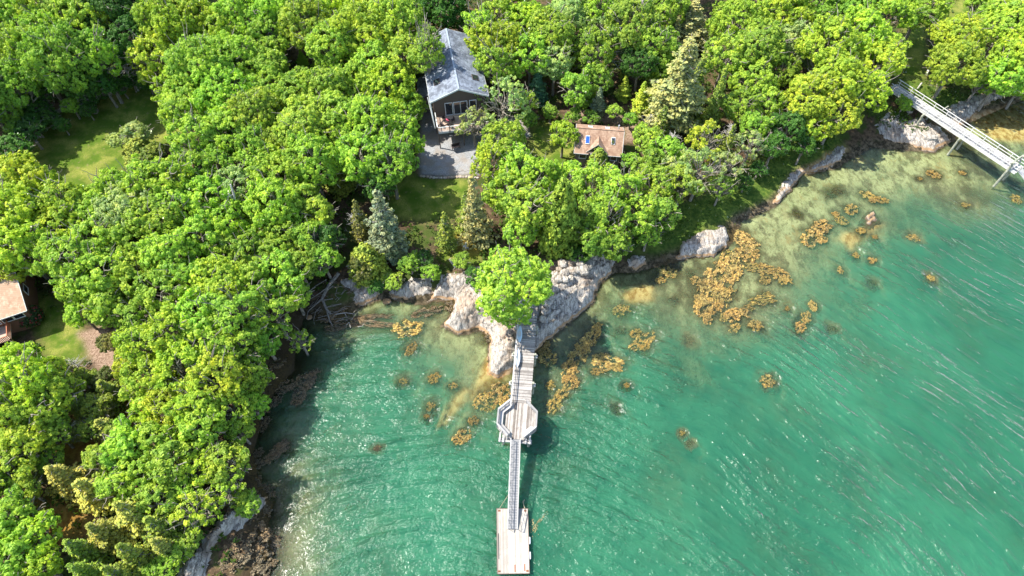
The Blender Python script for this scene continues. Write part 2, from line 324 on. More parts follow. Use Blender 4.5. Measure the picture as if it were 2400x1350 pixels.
me = mesh_np('ground', np.stack([GX, GY, Z], -1).reshape(-1, 3), grid_faces(nx, ny), dict(grass=grass.ravel(), shoregrass=shoregrass.ravel(), gravel=gravel.ravel(),
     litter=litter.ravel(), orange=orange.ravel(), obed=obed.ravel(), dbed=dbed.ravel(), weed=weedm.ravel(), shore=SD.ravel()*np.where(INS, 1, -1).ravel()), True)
def ground_mat():
    t = NT('ground', .95, .1); p = t.pos(); A = t.attr
    n1 = t.noise(p, .35, 5); n2 = t.noise(p, 1.6, 6, .65); n3 = t.noise(p, 6, 5, .7); n4 = t.noise(t.map(p, (1, .62, 1), (0, 0, R_(35))), 1.1, 7, .74, .35); n5 = t.noise(t.map(p, (1, .6, 1), (0, 0, R_(35))), .33, 5, .7)
    c = t.mix(t.ramp(n2, .35, .65), (.045, .032, .018), (.13, .085, .05)); c = t.mix(t.ramp(n1, .45, .6), c, (.05, .07, .015))
    gr = t.mix(t.ramp(n1, .38, .64), (.06, .11, .012), (.26, .25, .06)); gr = t.mix(t.ramp(n3, .35, .7), gr, (.085, .14, .012)); gr = t.mix(t.ramp(n2, .56, .7, 0, .6), gr, (.2, .16, .08))
    c = t.mix(A('grass'), c, gr)
    sg = t.mix(t.ramp(n2, .35, .65), (.04, .08, .012), (.11, .15, .025)); c = t.mix(A('shoregrass'), c, sg)
    gv = t.mix(t.ramp(n3, .3, .7), (.17, .18, .19), (.34, .34, .34)); gv = t.mix(t.ramp(n1, .42, .6, 0, .7), gv, (.24, .2, .16)); c = t.mix(A('gravel'), c, gv)
    li = t.mix(t.ramp(n3, .35, .65), (.14, .085, .055), (.36, .26, .19)); c = t.mix(A('litter'), c, li)
    og = t.mix(t.ramp(n2, .4, .6), (.22, .1, .02), (.32, .2, .04)); c = t.mix(t.math('MULTIPLY', A('orange'), .8), c, og)
    sh = A('shore')                                  # metres from the waterline, land positive
    mud = t.mix(t.ramp(n2, .4, .66), (.035, .028, .016), (.15, .115, .07)); mud = t.mix(t.ramp(n3, .6, .72), mud, (.3, .27, .23)); c = t.mix(t.ramp(sh, 2.4, .6), c, mud)
    sand = t.mix(t.ramp(n4, .34, .6), (.15, .135, .08), (.37, .345, .23)); sand = t.mix(t.ramp(n4, .57, .67, 0, .75), sand, (.09, .075, .035)); sand = t.mix(t.ramp(n1, .55, .7, 0, .6), sand, (.27, .22, .14))
    sand = t.mix(t.ramp(n5, .52, .6, 0, .75), sand, t.mix(t.ramp(n3, .4, .6), (.05, .045, .03), (.17, .13, .08))); sand = t.mix(t.ramp(n5, .42, .36, 0, .6), sand, (.3, .2, .1)); c = t.mix(t.ramp(t.math('ADD', sh, n2), .5, -.1), c, sand)
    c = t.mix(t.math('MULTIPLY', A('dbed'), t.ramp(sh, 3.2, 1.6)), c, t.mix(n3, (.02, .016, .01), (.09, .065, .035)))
    ob = t.mix(t.ramp(n4, .4, .6), (.3, .15, .05), (.55, .38, .2)); c = t.mix(t.math('MULTIPLY', A('obed'), .85), c, ob)
    wd = t.mix(t.ramp(n3, .4, .6), (.02, .018, .01), (.09, .06, .02)); c = t.mix(t.math('MULTIPLY', A('weed'), t.ramp(sh, 2.0, .5)), c, wd)
    t.col(c).nor(t.bump(t.math('ADD', t.math('MULTIPLY', n2, .5), t.math('MULTIPLY', n3, .3)), .7, .25)); return t.m
M_GROUND = ground_mat()
tag(link('ground', me, M_GROUND), kind='structure')

# ---------------------------------------------------------------- water
def water_mat():
    t = NT('water'); t.t.nodes.remove(t.b); out = t.t.nodes['Material Output']; p = t.pos()
    off = t.n('VectorMath', operation='SUBTRACT'); t.w(p, off.inputs[0]); off.inputs[1].default_value = (-12, -24, 0)
    s = t.n('SeparateXYZ'); t.w(off.outputs[0], s.inputs[0]); x, y = s.outputs[0], s.outputs[1]
    r = t.math('SQRT', t.math('ADD', t.math('MULTIPLY', x, x), t.math('MULTIPLY', y, y))); a = t.math('ARCTAN2', x, y)
    wob = t.math('MULTIPLY', t.math('SUBTRACT', t.noise(p, .035, 1), .5), 8)
    cb = t.n('CombineXYZ'); t.put(cb.inputs[0], t.math('ADD', r, wob)); t.put(cb.inputs[1], t.math('MULTIPLY', a, 75)); W = cb.outputs[0]
    w1 = t.noise(t.map(W, (1, .18, 1)), .42, 2, .5); w2 = t.noise(t.map(W, (1, .34, 1)), .9, 3, .6); rd = t.noise(t.map(W, (1, .13, 1)), .62, 2, .55); rd = t.math('POWER', t.math('SUBTRACT', 1, t.math('ABSOLUTE', t.math('MULTIPLY', t.math('SUBTRACT', rd, .5), 5)), True), 2.2); w3 = t.noise(t.map(W, (1, .5, 1)), 2.6, 3, .65)
    patch = t.ramp(t.noise(t.map(W, (1, .35, 1)), .16, 3), .38, .62, .45, 1.1)
    sh = t.math('MULTIPLY', t.ramp(t.attr('depth'), .15, 1.3, .2, 1), patch)
    def ripple(wl, ph, f):
        n_ = t.noise(t.map(W, (f, f*.3, 1)), 1, 2); return t.math('SINE', t.math('ADD', t.math('MULTIPLY', t.math('ADD', r, wob), 6.283/wl), t.math('MULTIPLY', n_, ph)))
    brk = t.ramp(t.noise(t.map(W, (1, .4, 1)), .95, 3), .43, .6, .1, 1)
    s1 = t.math('POWER', t.math('ADD', t.math('MULTIPLY', ripple(1.5, 9, .12), .5), .5), 2.0); s1 = t.math('MULTIPLY', s1, brk); s2 = ripple(.8, 9, .25)
    h = t.math('ADD', t.math('ADD', t.math('MULTIPLY', w1, .12), t.math('MULTIPLY', s1, .26)), t.math('ADD', t.math('MULTIPLY', w2, .3), t.math('MULTIPLY', w3, .2)))
    h = t.math('ADD', h, t.math('MULTIPLY', s2, .022))
    h = t.math('MULTIPLY', h, sh); nb = t.bump(h, 1, 1.0)
    dep = t.math('MULTIPLY', t.attr('depth'), t.ramp(t.noise(p, .13, 4), .3, .7, .6, 1.4))
    fac = t.math('SUBTRACT', 1, t.math('EXPONENT', t.math('MULTIPLY', t.math('MAXIMUM', dep, 0), -.8)), True)
    big = t.noise(t.map(p, (1, .6, 1), (0, 0, R_(30))), .055, 4)
    c = t.mix(t.ramp(t.attr('depth'), .2, 1.7), (.13, .155, .075), (.019, .106, .056)); c = t.mix(t.ramp(big, .4, .62, 0, .7), c, (.032, .155, .08))
    c = t.mix(t.ramp(t.math('ADD', t.math('MULTIPLY', w1, .5), t.math('MULTIPLY', w2, .5)), .47, .62, 0, .25), c, (.002, .06, .04))  # shading of the wave faces painted as darker bands in the water colour
    d = t.n('SubsurfaceScattering', falloff='BURLEY'); t.w(c, d.inputs['Color']); t.w(nb, d.inputs['Normal']); d.inputs['Scale'].default_value = 1.8; d.inputs['Radius'].default_value = (.5, 1, .9)
    dd_ = t.n('BsdfDiffuse'); t.w(c, dd_.inputs[0]); t.w(nb, dd_.inputs['Normal']); mm_ = t.n('MixShader'); mm_.inputs[0].default_value = .65; t.w(dd_.outputs[0], mm_.inputs[1]); t.w(d.outputs[0], mm_.inputs[2]); d = mm_
    tr = t.n('BsdfTransparent'); tr.inputs[0].default_value = (.84, .93, .78, 1)
    m = t.n('MixShader'); t.put(m.inputs[0], fac); t.w(tr.outputs[0], m.inputs[1]); t.w(d.outputs[0], m.inputs[2])
    g = t.n('BsdfGlossy'); g.inputs['Roughness'].default_value = .2; t.w(nb, g.inputs['Normal'])
    fr = t.n('Fresnel'); fr.inputs[0].default_value = 1.33; t.w(nb, fr.inputs['Normal'])
    m2 = t.n('MixShader'); t.w(fr.outputs[0], m2.inputs[0]); t.w(m.outputs[0], m2.inputs[1]); t.w(g.outputs[0], m2.inputs[2])
    t.w(m2.outputs[0], out.inputs[0]); return t.m
wx, wy = xs[(xs > -76)], ys[ys < 122]; WX, WY = np.meshgrid(wx, wy); WZ = Z[:len(wy), nx-len(wx):]
me = mesh_np('water', np.stack([WX, WY, 0*WX], -1).reshape(-1, 3), grid_faces(len(wx), len(wy)), dict(depth=np.maximum(-WZ, 0).ravel()), True)
tag(link('water', me, water_mat()), kind='structure')

# ---------------------------------------------------------------- rock ledges
LG = []
def ledge(P, hmax, label, group='pale rock ledges along the shore', z=.3, strat=35, step=.17, rough=.5, name='rock_ledge', edge=1.7, cap=3):
    W = [tuple(at(x, y, z)[:2]) for x, y in P]; A = np.array(W); x0, y0 = A.min(0)-.6; x1, y1 = A.max(0)+.6
    gx = np.arange(x0, x1, step); gy = np.arange(y0, y1, step); X, Y = np.meshgrid(gx, gy)
    D, i = seg_dist(X, Y, W); S = np.where(i, D, -D)+(fbm(X*1.3, Y*1.3, 4)-.5)*1.1
    q = R_(strat); u = X*math.cos(q)+Y*math.sin(q); v = -X*math.sin(q)+Y*math.cos(q)
    st = fbm(u*.35+3, v*1.8, 5); blk = fbm(u*.25+9, v*.5, 2); terr_ = np.floor(blk*7)/7
    sw = (v*.75+(fbm(u*.15, v*.4, 3)-.5)*3) % 1.0; sw2 = (v*2.3+(fbm(u*.3+9, v*.5, 3)-.5)*3.5) % 1.0
    H = hmax*(sm(-.25, edge, S)*(.5+.45*terr_*1.6)+(st-.5)*rough*sm(0, .8, S)*.6)+(sw*.42+sw2*.18)*min(rough*2, 1)*sm(0, .7, S)
    ck = np.maximum(sm(.022, .006, np.abs(fbm(u*.22+5, v*.8+1, 3)-.5)), sm(.02, .005, np.abs(fbm(u*.7+11, v*.3+7, 3)-.5))); H = H-.38*ck*sm(.3, 1.2, S)
    base = terr(X, Y)[0]; base = np.where(base < 0, np.maximum(base, -1.2), base)
    Zr = np.where(S > -.25, np.maximum(H+np.clip(base, -.2, cap), -.25), -.8)
    keep = S > -.45; F = grid_faces(len(gx), len(gy)); k = keep.ravel()[F].all(1); F = F[k]
    LG.append((gx, gy, Zr)); used = np.unique(F); mp = np.zeros(X.size, int); mp[used] = np.arange(len(used))
    c = np.array([X.ravel()[used].mean(), Y.ravel()[used].mean(), 0])
    V = np.stack([X, Y, Zr], -1).reshape(-1, 3)[used]-c
    return tag(link(name, mesh_np(name, V, mp[F], None, False), M_ROCK, None, c), label, 'rock', group)
ledge([(1008,702),(1040,655),(1095,652),(1130,640),(1200,650),(1215,700),(1230,760),(1216,850),(1196,864),(1166,884),(1144,872),(1144,832),(1152,798),(1138,778),(1122,764),(1074,782),(1038,762),(1064,735),(1064,700)], 1.05,
      'large pale striated ledge at the shore end of the pier, left of it', rough=.5)
ledge([(1256,822),(1310,772),(1387,709),(1402,664),(1432,638),(1462,567),(1432,575),(1387,612),(1318,625),(1285,660),(1258,720),(1240,760)], 1.1, 'long pale ledge right of the pier, under the stacked boulders')
ledge([(1583,604),(1602,578),(1622,562),(1650,548),(1672,548),(1694,534),(1706,560),(1700,580),(1668,598),(1630,600)], .9, 'small cracked grey ledge at the water, under the grassy bank', edge=.5, rough=.3)
ledge([(1812,474),(1838,430),(1866,402),(1882,402),(1860,440),(1830,474)], .7, 'narrow brown tipped ledge slanting out of the grassy bank')
ledge([(1886,402),(1930,382),(1958,350),(1980,350),(1972,372),(1940,392)], .6, 'small reddish ledge below the big yellow green tree')
ledge([(2040,300),(2060,262),(2095,252),(2140,275),(2190,300),(2228,330),(2190,356),(2130,340),(2070,326)], .5, 'broad smooth grey ledge under the white railed pier, on its left', rough=.25, cap=.9)
ledge([(2232,300),(2210,268),(2250,245),(2320,222),(2370,210),(2340,232),(2290,255),(2262,288)], .7, 'grey ledge right of the white railed pier below the trees', rough=.25)
ledge([(804,672),(830,664),(880,668),(902,672),(880,700),(850,714),(833,712),(832,690)], 1.0, 'dark edged grey ledge at the head of the cove', rough=.3)
ledge([(915,690),(960,668),(1010,660),(1015,690),(970,694),(925,702)], .7, 'low dark ledge between the cove head and the striated ledge')
ledge([(520,1232),(548,1200),(580,1180),(622,1168),(610,1200),(570,1240),(525,1272),(498,1300),(492,1276)], 2.1, 'blue grey slanting ledge under the overhanging tree at lower left', strat=50, rough=.6)
ledge([(440,1350),(450,1320),(480,1298),(500,1308),(492,1350),(470,1400),(430,1400)], 1.9, 'rounded pale ledge at the bottom edge below the bright bushes', rough=.3)
ledge([(1470,616),(1488,604),(1506,606),(1510,620),(1492,628),(1474,628)], .8, 'dark rounded rock alone at the water, right of the boulders', rough=.3)
ledge([(2030,500),(2050,492),(2062,516),(2040,536),(2020,522)], .35, 'low purplish rock amid golden seaweed in the shallows', z=0)
ledge([(440,1075),(470,1050),(480,1062),(455,1085)], 1.4, 'small grey ledge glimpsed between crowns above the lower left shore')
def boulder(px, py, r, label, group='boulders stacked beside the pier', zz=None, sq=.7):
    p = gpt(px, py); 
    if zz == 'L':
        p = at(px, py, 1.9); hs = [Zr[np.searchsorted(gy, p[1]), np.searchsorted(gx, p[0])] for gx, gy, Zr in LG if gx[0] < p[0] < gx[-1] and gy[0] < p[1] < gy[-1]]
        p[2] = max(hs+[gz(p[0], p[1])])+r*.1
    elif zz is not None: p[2] = zz
    bm = MB(); n, m = 5, 7; V = []; F = []; q = rs.rand(3)*20
    for i in range(n+1):
        for j in range(m):
            th, ph = math.pi*i/n, 2*math.pi*j/m; d = np.array([math.sin(th)*math.cos(ph), math.sin(th)*math.sin(ph), math.cos(th)])
            k = .78+.5*float(fbm(np.array([d[0]*1.4+q[0]+d[2]]), np.array([d[1]*1.4+q[1]-d[2]]), 2)[0]); e = np.sign(d)*np.abs(d)**.75*k
            V.append(p+np.array([e[0]*r, e[1]*r*(.75+.3*q[2]/20), e[2]*r*sq+r*.25]))
            if i < n: F.append((i*m+j, i*m+(j+1) % m, (i+1)*m+(j+1) % m, (i+1)*m+j))
    bm.add(V, F); return tag(bm.build('boulder', M_ROCK, off=p), label, 'boulder', group)
ORD0 = 'first second third fourth fifth sixth seventh eighth ninth tenth eleventh twelfth thirteenth fourteenth fifteenth sixteenth seventeenth eighteenth nineteenth twentieth twenty-first twenty-second twenty-third twenty-fourth twenty-fifth'.split()
BD = [(1318,632,.75),(1333,628,.6),(1346,622,.55),(1358,630,.65),(1322,652,.7),(1338,645,.8),(1352,644,.6),(1366,640,.9),(1378,628,.7),(1308,668,.6),(1322,668,.65),(1336,660,.55),(1300,690,.55),(1290,706,.6),(1282,720,.6),(1276,736,.5),
      (1390,610,.6),(1402,600,.55),(1414,606,.6),(1424,596,.5),(1272,752,.5),(1436,588,.5),(1296,722,.45),(1310,640,.5)]
for i, (x, y, r) in enumerate(sorted(BD, key=lambda q: (q[0]-1200)**2+(q[1]-680)**2)):
    boulder(x, y, r, f"grey stacked boulder, {ORD0[i]} one up the bank from the lone tree by the pier", zz='L')
for (x, y, r, l) in [(908,708,.6,'flat pale stone in the shallow cove head'), (1795,660-265,.5,'small white stone on the grassy bank'), (725,745,.4,'small dark stone under the driftwood'), (2160,282,.5,'grey stone at the foot of the white railed pier'),
                     (2120,252,.6,'pale block under the shore end of the white railed pier'), (2131,262,.5,'second pale block under the white railed pier, nearer the water')]:
    boulder(x, y, r, l, 'single stones on the shore', sq=.5)
b = boulder(2178, 322, 1.3, 'tan rounded boulder lying on the broad smooth grey ledge', 'single stones on the shore', .9, .5)

# ---------------------------------------------------------------- foliage generators
def quads(C, Nn, size, asp=1.0, rng=rs):
    n = len(C); t = rng.randn(n, 3); t -= (t*Nn).sum(1)[:, None]*Nn; t /= np.linalg.norm(t, axis=1)[:, None]+1e-9; b = np.cross(Nn, t)
    s = size*(.65+.7*rng.rand(n))[:, None]; t = t*s*asp; b = b*s
    V = np.stack([C-t-b*.45, C-t*.1-b, C+t+b*.35, C+t*.2+b], 1).reshape(-1, 3); F = np.arange(4*n).reshape(n, 4); return V, F
def tufts(C, Nn, a, m, size, bias=.8, rng=rs):
    n = len(C); d = rng.randn(n, m, 3)*.75+bias*Nn[:, None, :]; d /= np.linalg.norm(d, axis=2)[..., None]
    ar = a*(.75+.5*rng.rand(n))[:, None, None]; P = (C[:, None, :]+d*ar*(.65+.45*rng.rand(n, m))[..., None]).reshape(-1, 3)
    ln = d+.45*rng.randn(n, m, 3)+.25*Nn[:, None, :]; ln /= np.linalg.norm(ln, axis=2)[..., None]
    V, F = quads(P, ln.reshape(-1, 3), size, 1., rng)
    v = np.clip(.5+.16*rng.randn(n, m)+.14*rng.randn(n)[:, None], 0, 1); return V, F, np.repeat(v.ravel(), 4)
def sphere_dirs(n, rng):
    i = np.arange(n)+.5; z = 1-2*i/n; ph = i*2.39996+rng.rand()*6; r = np.sqrt(1-z*z); return np.stack([r*np.cos(ph), r*np.sin(ph), z], 1)
def limb(mb, p, q, r0, r1, sag, rng, n=4):
    p, q = np.asarray(p, float), np.asarray(q, float); pts = []; L = np.linalg.norm(q-p)
    for i in range(n+1):
        t = i/n; w = rng.randn(3)*L*.045*(0 < i < n); pts.append(p+(q-p)*t+w+np.array([0, 0, sag*math.sin(math.pi*t)*L]))
    mb.tube(pts, [r0+(r1-r0)*i/n for i in range(n+1)], 5, cap=False); return pts
def broad(R, seed, dens=1.0, flat=.92, leaf=.15):
    rng = np.random.RandomState(seed); c0 = np.array([0, 0, R*.95+2.6])
    nl = int(16+R*4.2); D = sphere_dirs(int(nl*1.5), rng); D = D[D[:, 2] > -.42]; D = D+rng.randn(*D.shape)*.16; D /= np.linalg.norm(D, axis=1)[:, None]
    ax = rng.uniform(.86, 1.14, 2); lr = R*rng.uniform(.2, .34, len(D)); rr = R*rng.uniform(.6, .82, len(D))
    LC = D*(rr[:, None])*np.array([ax[0], ax[1], flat]); keep = rng.rand(len(D)) > .12; LC, lr, D = LC[keep], lr[keep], D[keep]
    # secondary lobes break the outline into boughs
    e = rng.randint(0, len(LC), int(len(LC)*1.1)); dd = rng.randn(len(e), 3); dd /= np.linalg.norm(dd, axis=1)[:, None]; dd[:, 2] = np.abs(dd[:, 2])*.6
    o = LC[e]/np.linalg.norm(LC[e], axis=1)[:, None]; dd = dd+.7*o
    LC2 = LC[e]+dd*lr[e][:, None]*.75; lr2 = lr[e]*rng.uniform(.38, .62, len(e)); LC = np.concatenate([LC, LC2]); lr = np.concatenate([lr, lr2])
    PC = []; PN = []
    for c, r in zip(LC, lr):
        n = int(max(8, 4*math.pi*r*r/.24*dens)); d = rng.randn(n, 3); d /= np.linalg.norm(d, axis=1)[:, None]
        out = c/np.linalg.norm(c); d = d[(d@out) > -.35]; P = c+d*r*(1+.16*rng.randn(len(d)))[:, None]; PC.append(P); PN.append(d*.75+out*.35)
    PC = np.concatenate(PC); PN = np.concatenate(PN)
    ins = np.zeros(len(PC), bool)
    for c, r in zip(LC, lr): ins |= np.linalg.norm(PC-c, axis=1) < r*.78
    PC, PN = PC[~ins], PN[~ins]; gp = fbm(PC[:, 0]*.75+PC[:, 2]*.5+seed, PC[:, 1]*.75-PC[:, 2]*.6, 3) > rng.uniform(.34, .42); PC, PN = PC[gp], PN[gp]; PC = PC*(1+.09*(fbm(PC[:, 0]*1.3+seed, PC[:, 1]*1.3+PC[:, 2], 2)-.5)[:, None]*2); PN /= np.linalg.norm(PN, axis=1)[:, None]
    V, F, v = tufts(PC+c0, PN, .34, 17, leaf, .9, rng)
    crown = mesh_np('crown', V, F, v)
    tb = MB(); k = c0[2]; tr = .045*R+.08
    tb.tube([(0, 0, -1), (0, 0, 0), (.1*rng.randn(), .1*rng.randn(), k*.45), (.25*rng.randn(), .25*rng.randn(), k*.85)], [tr*1.5, tr*1.25, tr, tr*.65], 8)
    main = rng.permutation(int(len(D)))[:int(14+R*3.2)]
    for i in main:
        q = LC[i]*rng.uniform(1.05, 1.3)+c0; st = np.array([0, 0, k*rng.uniform(.45, .85)]); pts = limb(tb, st, q, tr*.42, .06, -.06, rng)
        for _ in range(3):
            s_ = pts[rng.randint(2, 5)]; w = rng.randn(3); w[2] = abs(w[2])*.6; w = w/np.linalg.norm(w)+.8*LC[i]/np.linalg.norm(LC[i]); limb(tb, s_, s_+w*lr[i]*rng.uniform(.8, 1.35), .06, .025, 0, rng, 3)
    V = np.concatenate(tb.V); trunk = bpy.data.meshes.new('trunk'); trunk.from_pydata(V.tolist(), [], tb.F); trunk.materials.append(M_BARK)
    crown.materials.append(M_LEAF); return dict(crown=crown, trunk=trunk, R=R, c=c0[2])
def conifer(h, r, seed, dens=1.0, bare=0., droop=.25, power=.9, step=.42, nsz=.17):
    rng = np.random.RandomState(seed); PC = []; PN = []; tb = MB(); tb.tube([(0, 0, -.8), (0, 0, h*.5), (0, 0, h*.985)], [.02*h, .013*h, .03], 7)
    z = h*.08
    while z < h*.99:
        f = 1-z/h; rad = r*(f**power)*rng.uniform(.7, 1.15)+.12; nb = max(4, int((4+5*f**.5)*1.2)); ph0 = rng.rand()*6
        for j in range(nb):
            ph = ph0+2*math.pi*j/nb+rng.randn()*.14; L = rad*rng.uniform(.5, 1.25);
            if rng.rand() < .14: continue
            e = np.array([math.cos(ph), math.sin(ph), 0.]); sd_ = np.array([-e[1], e[0], 0.])
            z0 = z+rng.uniform(-.5, .5)*step
            nn = max(2, int(L/.2*dens)); t = (np.arange(nn)+rng.rand(nn))/nn
            if rng.rand() < bare*(1.2-f): t = t[t > rng.uniform(.4, .9)]
            wdt = (.12+.30*L*np.sin(np.pi*np.clip(t, 0.05, .97)))*.8
            for sgn in (-1, 0, 1):
                off = sgn*wdt*rng.uniform(.5, 1.1, len(t)); P = e[None]*(t*L)[:, None]+sd_[None]*off[:, None]; P[:, 2] += z0-droop*L*t+.12*L*t**3-.1*np.abs(off)
                P = P+rng.randn(*P.shape)*.06; PC.append(P); N_ = np.tile([[0, 0, 1.]], (len(t), 1))+e*.55+sd_*sgn*.3; PN.append(N_)
            if bare or rng.rand() < .25:
                tb.tube([(0, 0, z0), e*L*.55+np.array([0, 0, z0-droop*L*.5]), e*L*1.04+np.array([0, 0, z0-droop*L+.12*L])], [.045+.004*L, .03, .012], 4, cap=False)
        z += step*(.6+.6*f)
    PC = np.concatenate(PC); PN = np.concatenate(PN); PN /= np.linalg.norm(PN, axis=1)[:, None]
    V, F, v = tufts(PC, PN, .15, 4, nsz, .5, rng); crown = mesh_np('crown', V, F, v); crown.materials.append(M_NEEDLE)
    V = np.concatenate(tb.V); trunk = bpy.data.meshes.new('trunk'); trunk.from_pydata(V.tolist(), [], tb.F); trunk.materials.append(M_DEAD if bare else M_BARK)
    return dict(crown=crown, trunk=trunk, R=r, h=h)
def cedar(h, r, seed):
    rng = np.random.RandomState(seed); PC = []; PN = []; tb = MB(); tb.tube([(0, 0, -.8), (0, 0, h*.9)], [.02*h, .03], 7)
    nb = int(34+h*6)
    for i in range(nb):
        f = (i+.5)/nb; z = h*(.06+.9*f); rad = r*min(1, (1-f)*1.55+.06)**.8; ph = i*2.4+rng.randn()*.4; lr = (.35+.28*r*(1-f))*rng.uniform(.75, 1.25)
        c = np.array([math.cos(ph)*rad*.72*rng.uniform(.7, 1.1), math.sin(ph)*rad*.72*rng.uniform(.7, 1.1), z]); n = int(max(12, 12.5*lr*lr/.2))
        d = rng.randn(n, 3); d /= np.linalg.norm(d, axis=1)[:, None]; out = np.array([math.cos(ph), math.sin(ph), .45]); d = d[(d@out) > -.4]
        PC.append(c+d*lr*np.array([1, 1, 1.25])*(1+.2*rng.randn(len(d)))[:, None]); PN.append(d*.8+out*.4)
        tb.tube([(0, 0, z-.4), c+np.array([math.cos(ph), math.sin(ph), .2])*lr*.9], [.04, .015], 4, cap=False)
    PC = np.concatenate(PC); PN = np.concatenate(PN); PN /= np.linalg.norm(PN, axis=1)[:, None]
    V, F, v = tufts(PC, PN, .26, 9, .15, .8, rng); crown = mesh_np('crown', V, F, v); crown.materials.append(M_NEEDLE)
    V = np.concatenate(tb.V); trunk = bpy.data.meshes.new('trunk'); trunk.from_pydata(V.tolist(), [], tb.F); trunk.materials.append(M_BARK)
    return dict(crown=crown, trunk=trunk, R=r, h=h)
def deadtree(h, seed, spread=.5):
    rng = np.random.RandomState(seed); tb = MB(); lean = rng.randn(2)*.06*h
    top = np.array([lean[0], lean[1], h]); tb.tube([(0, 0, -.6), (0, 0, 0), top*.5+rng.randn(3)*.15, top], [.024*h, .02*h, .014*h, .02], 7)
    lb = MB()
    for i in range(int(18+h*1.5)):
        f = rng.uniform(.3, .97); s_ = top*f; ph = rng.rand()*6.28; L = h*spread*(1.15-f)*rng.uniform(.5, 1.1)+.4; q = s_+np.array([math.cos(ph)*L, math.sin(ph)*L, L*rng.uniform(-.1, .5)])
        pts = limb(lb, s_, q, .05+.004*h, .018, 0, rng)
        for _ in range(4):
            a = pts[rng.randint(1, 5)]; w = rng.randn(3)*.35+(q-s_)/L*.5; limb(lb, a, a+w*L*rng.uniform(.25, .5), .03, .012, 0, rng, 3)
    out = {}
    for k, b in (('trunk', tb), ('branches', lb)):
        V = np.concatenate(b.V); m = bpy.data.meshes.new(k); m.from_pydata(V.tolist(), [], b.F); m.materials.append(M_DEAD); out[k] = m
    out['h'] = h; return out

BR = {}
for i, R in enumerate((2.2, 3.2, 4.3, 5.4, 6.6)):
    BR[R] = [broad(R, 100+i*10+k) for k in range(3 if R < 3 else 4)]
SP = [broad(R, 300+i, .42) for i, R in enumerate((2.6, 3.8, 5.0, 5.0))]
CO = {'S': [conifer(12, 3.0, 400+k) for k in range(3)], 'T': [conifer(20, 4.6, 420+k, .72, .5, .3, .8, .5) for k in range(2)], 'G': [conifer(12, 3.4, 440+k, .7, .55, .2, .8, .55) for k in range(3)]}
CE = [cedar(8, 2.2, 460+k) for k in range(3)]
DT = [deadtree(10, 480+k) for k in range(3)]
COLS = dict(y=(.41, .54, .06), g=(.36, .53, .07), m=(.27, .44, .06), d=(.08, .19, .035), o=(.27, .36, .06), p=(.37, .39, .15), b=(.24, .31, .17), s=(.38, .50, .17), n=(.19, .21, .06), k=(.09, .19, .11), a=(.42, .44, .09))
CNAME = dict(y='yellow green', g='bright green', m='mid green', d='dark green', o='olive', p='grey tipped pale', b='blue green', s='pale green', n='brownish green', k='deep blue green', a='golden olive')
LANDM = [('grey roofed house', 1060, 150), ('small cottage', 1405, 330), ('shaded lawn', 240, 300), ('gravel yard', 1060, 360), ('lone tree by the pier', 1200, 680), ('white railed pier', 2180, 260),
 ('left edge house', 30, 700), ('cove driftwood', 765, 700), ('tallest spruce', 1610, 200), ('grassy shore bank', 1700, 470), ('lower left ledge', 560, 1220), ('top left corner', 30, 30),
 ('bottom left corner', 60, 1290), ('top right corner', 2370, 30), ('left wood centre', 420, 620), ('leaning bare trunk', 555, 480), ('small pointed firs', 740, 60), ('golden litter clearing', 235, 830)]
TREES = []
def add_tree(name, src, px, py, scale, col, kindname, cat, zc, group, rot=None, lift=1.):
    rel = zc*scale[1] if isinstance(scale, tuple) else zc*scale
    rel *= lift; g = 2.
    for _ in range(3): p = at(px, py, g+rel); g = max(gz(p[0], p[1]), .1)
    root = empty(name, (p[0], p[1], g), None, cat, group)
    root.rotation_euler[2] = rs.rand()*6.283 if rot is None else rot
    for k in ('crown', 'trunk', 'branches'):
        if k in src:
            o = link(k, src[k], None, root)
            if k == 'crown': o.location[2] = zc*(lift-1)
            else: o.scale[2] = lift
            if k == 'crown': cc = np.array(COLS[col])*rs.uniform(.93, 1.07, 3)*rs.uniform(.9, 1.1); o.color = (*[float(a) for a in cc], 1)
    s = scale if isinstance(scale, tuple) else (scale, scale)
    root.scale = (s[0], s[0], s[1])
    TREES.append([root, px, py, col, kindname]); return root
def B(px, py, r, col='g', sparse=False, lift=1.):
    R = r*.96/pscale(px, py, 9); R = max(R, 1.4)
    if sparse: src = min(SP, key=lambda s: abs(s['R']-R)+rs.rand()*.2)
    else:
        k = min(BR, key=lambda q: abs(q-R*1.0)); src = BR[k][rs.randint(len(BR[k]))]
    s = R/src['R']*.97
    lf = rs.uniform(.88, 1.35)*lift if R > 3 else lift
    if px < 260 and py < 260 and r > 45: return add_tree('broadleaf_tree', src, px, py, (s, s*1.15), col, 'broadleaf tree', 'tree', src['c'], 'broadleaf trees of the wood', None, lf)  # upper-left trees stretched taller so their shade covers the lawn
    zs = s
    return add_tree('broadleaf_tree', src, px, py, (s, zs), col, ('thin leaved tree' if sparse else ('broadleaf tree' if R > 3 else 'small broadleaf tree')), 'tree', src['c'], 'broadleaf trees of the wood', None, lf)
def C(px, py, L, hw, col='S', kind='S'):          # tip pixel, visible length, half width
    s_ = pscale(px, py+L*.5, 6); r = hw/s_; v = (py+L/2-675)/FP; kz, ky = (CT-v*ST), (ST+v*CT)
    h = max((L/s_-r*ky)/kz, 2.5)
    srcs = CE if kind == 'C' else CO[kind]; src = srcs[rs.randint(len(srcs))]
    nm = dict(C='cedar_tree', S='spruce_tree', T='spruce_tree', G='spruce_tree')[kind]; kn = dict(C='rounded cedar', S='conical spruce', T='towering spruce', G='ragged spruce')[kind]
    return add_tree(nm, src, px, py, (r/src['R'], h/src['h']), col, kn, 'tree', src['h'], 'conifers in the wood')
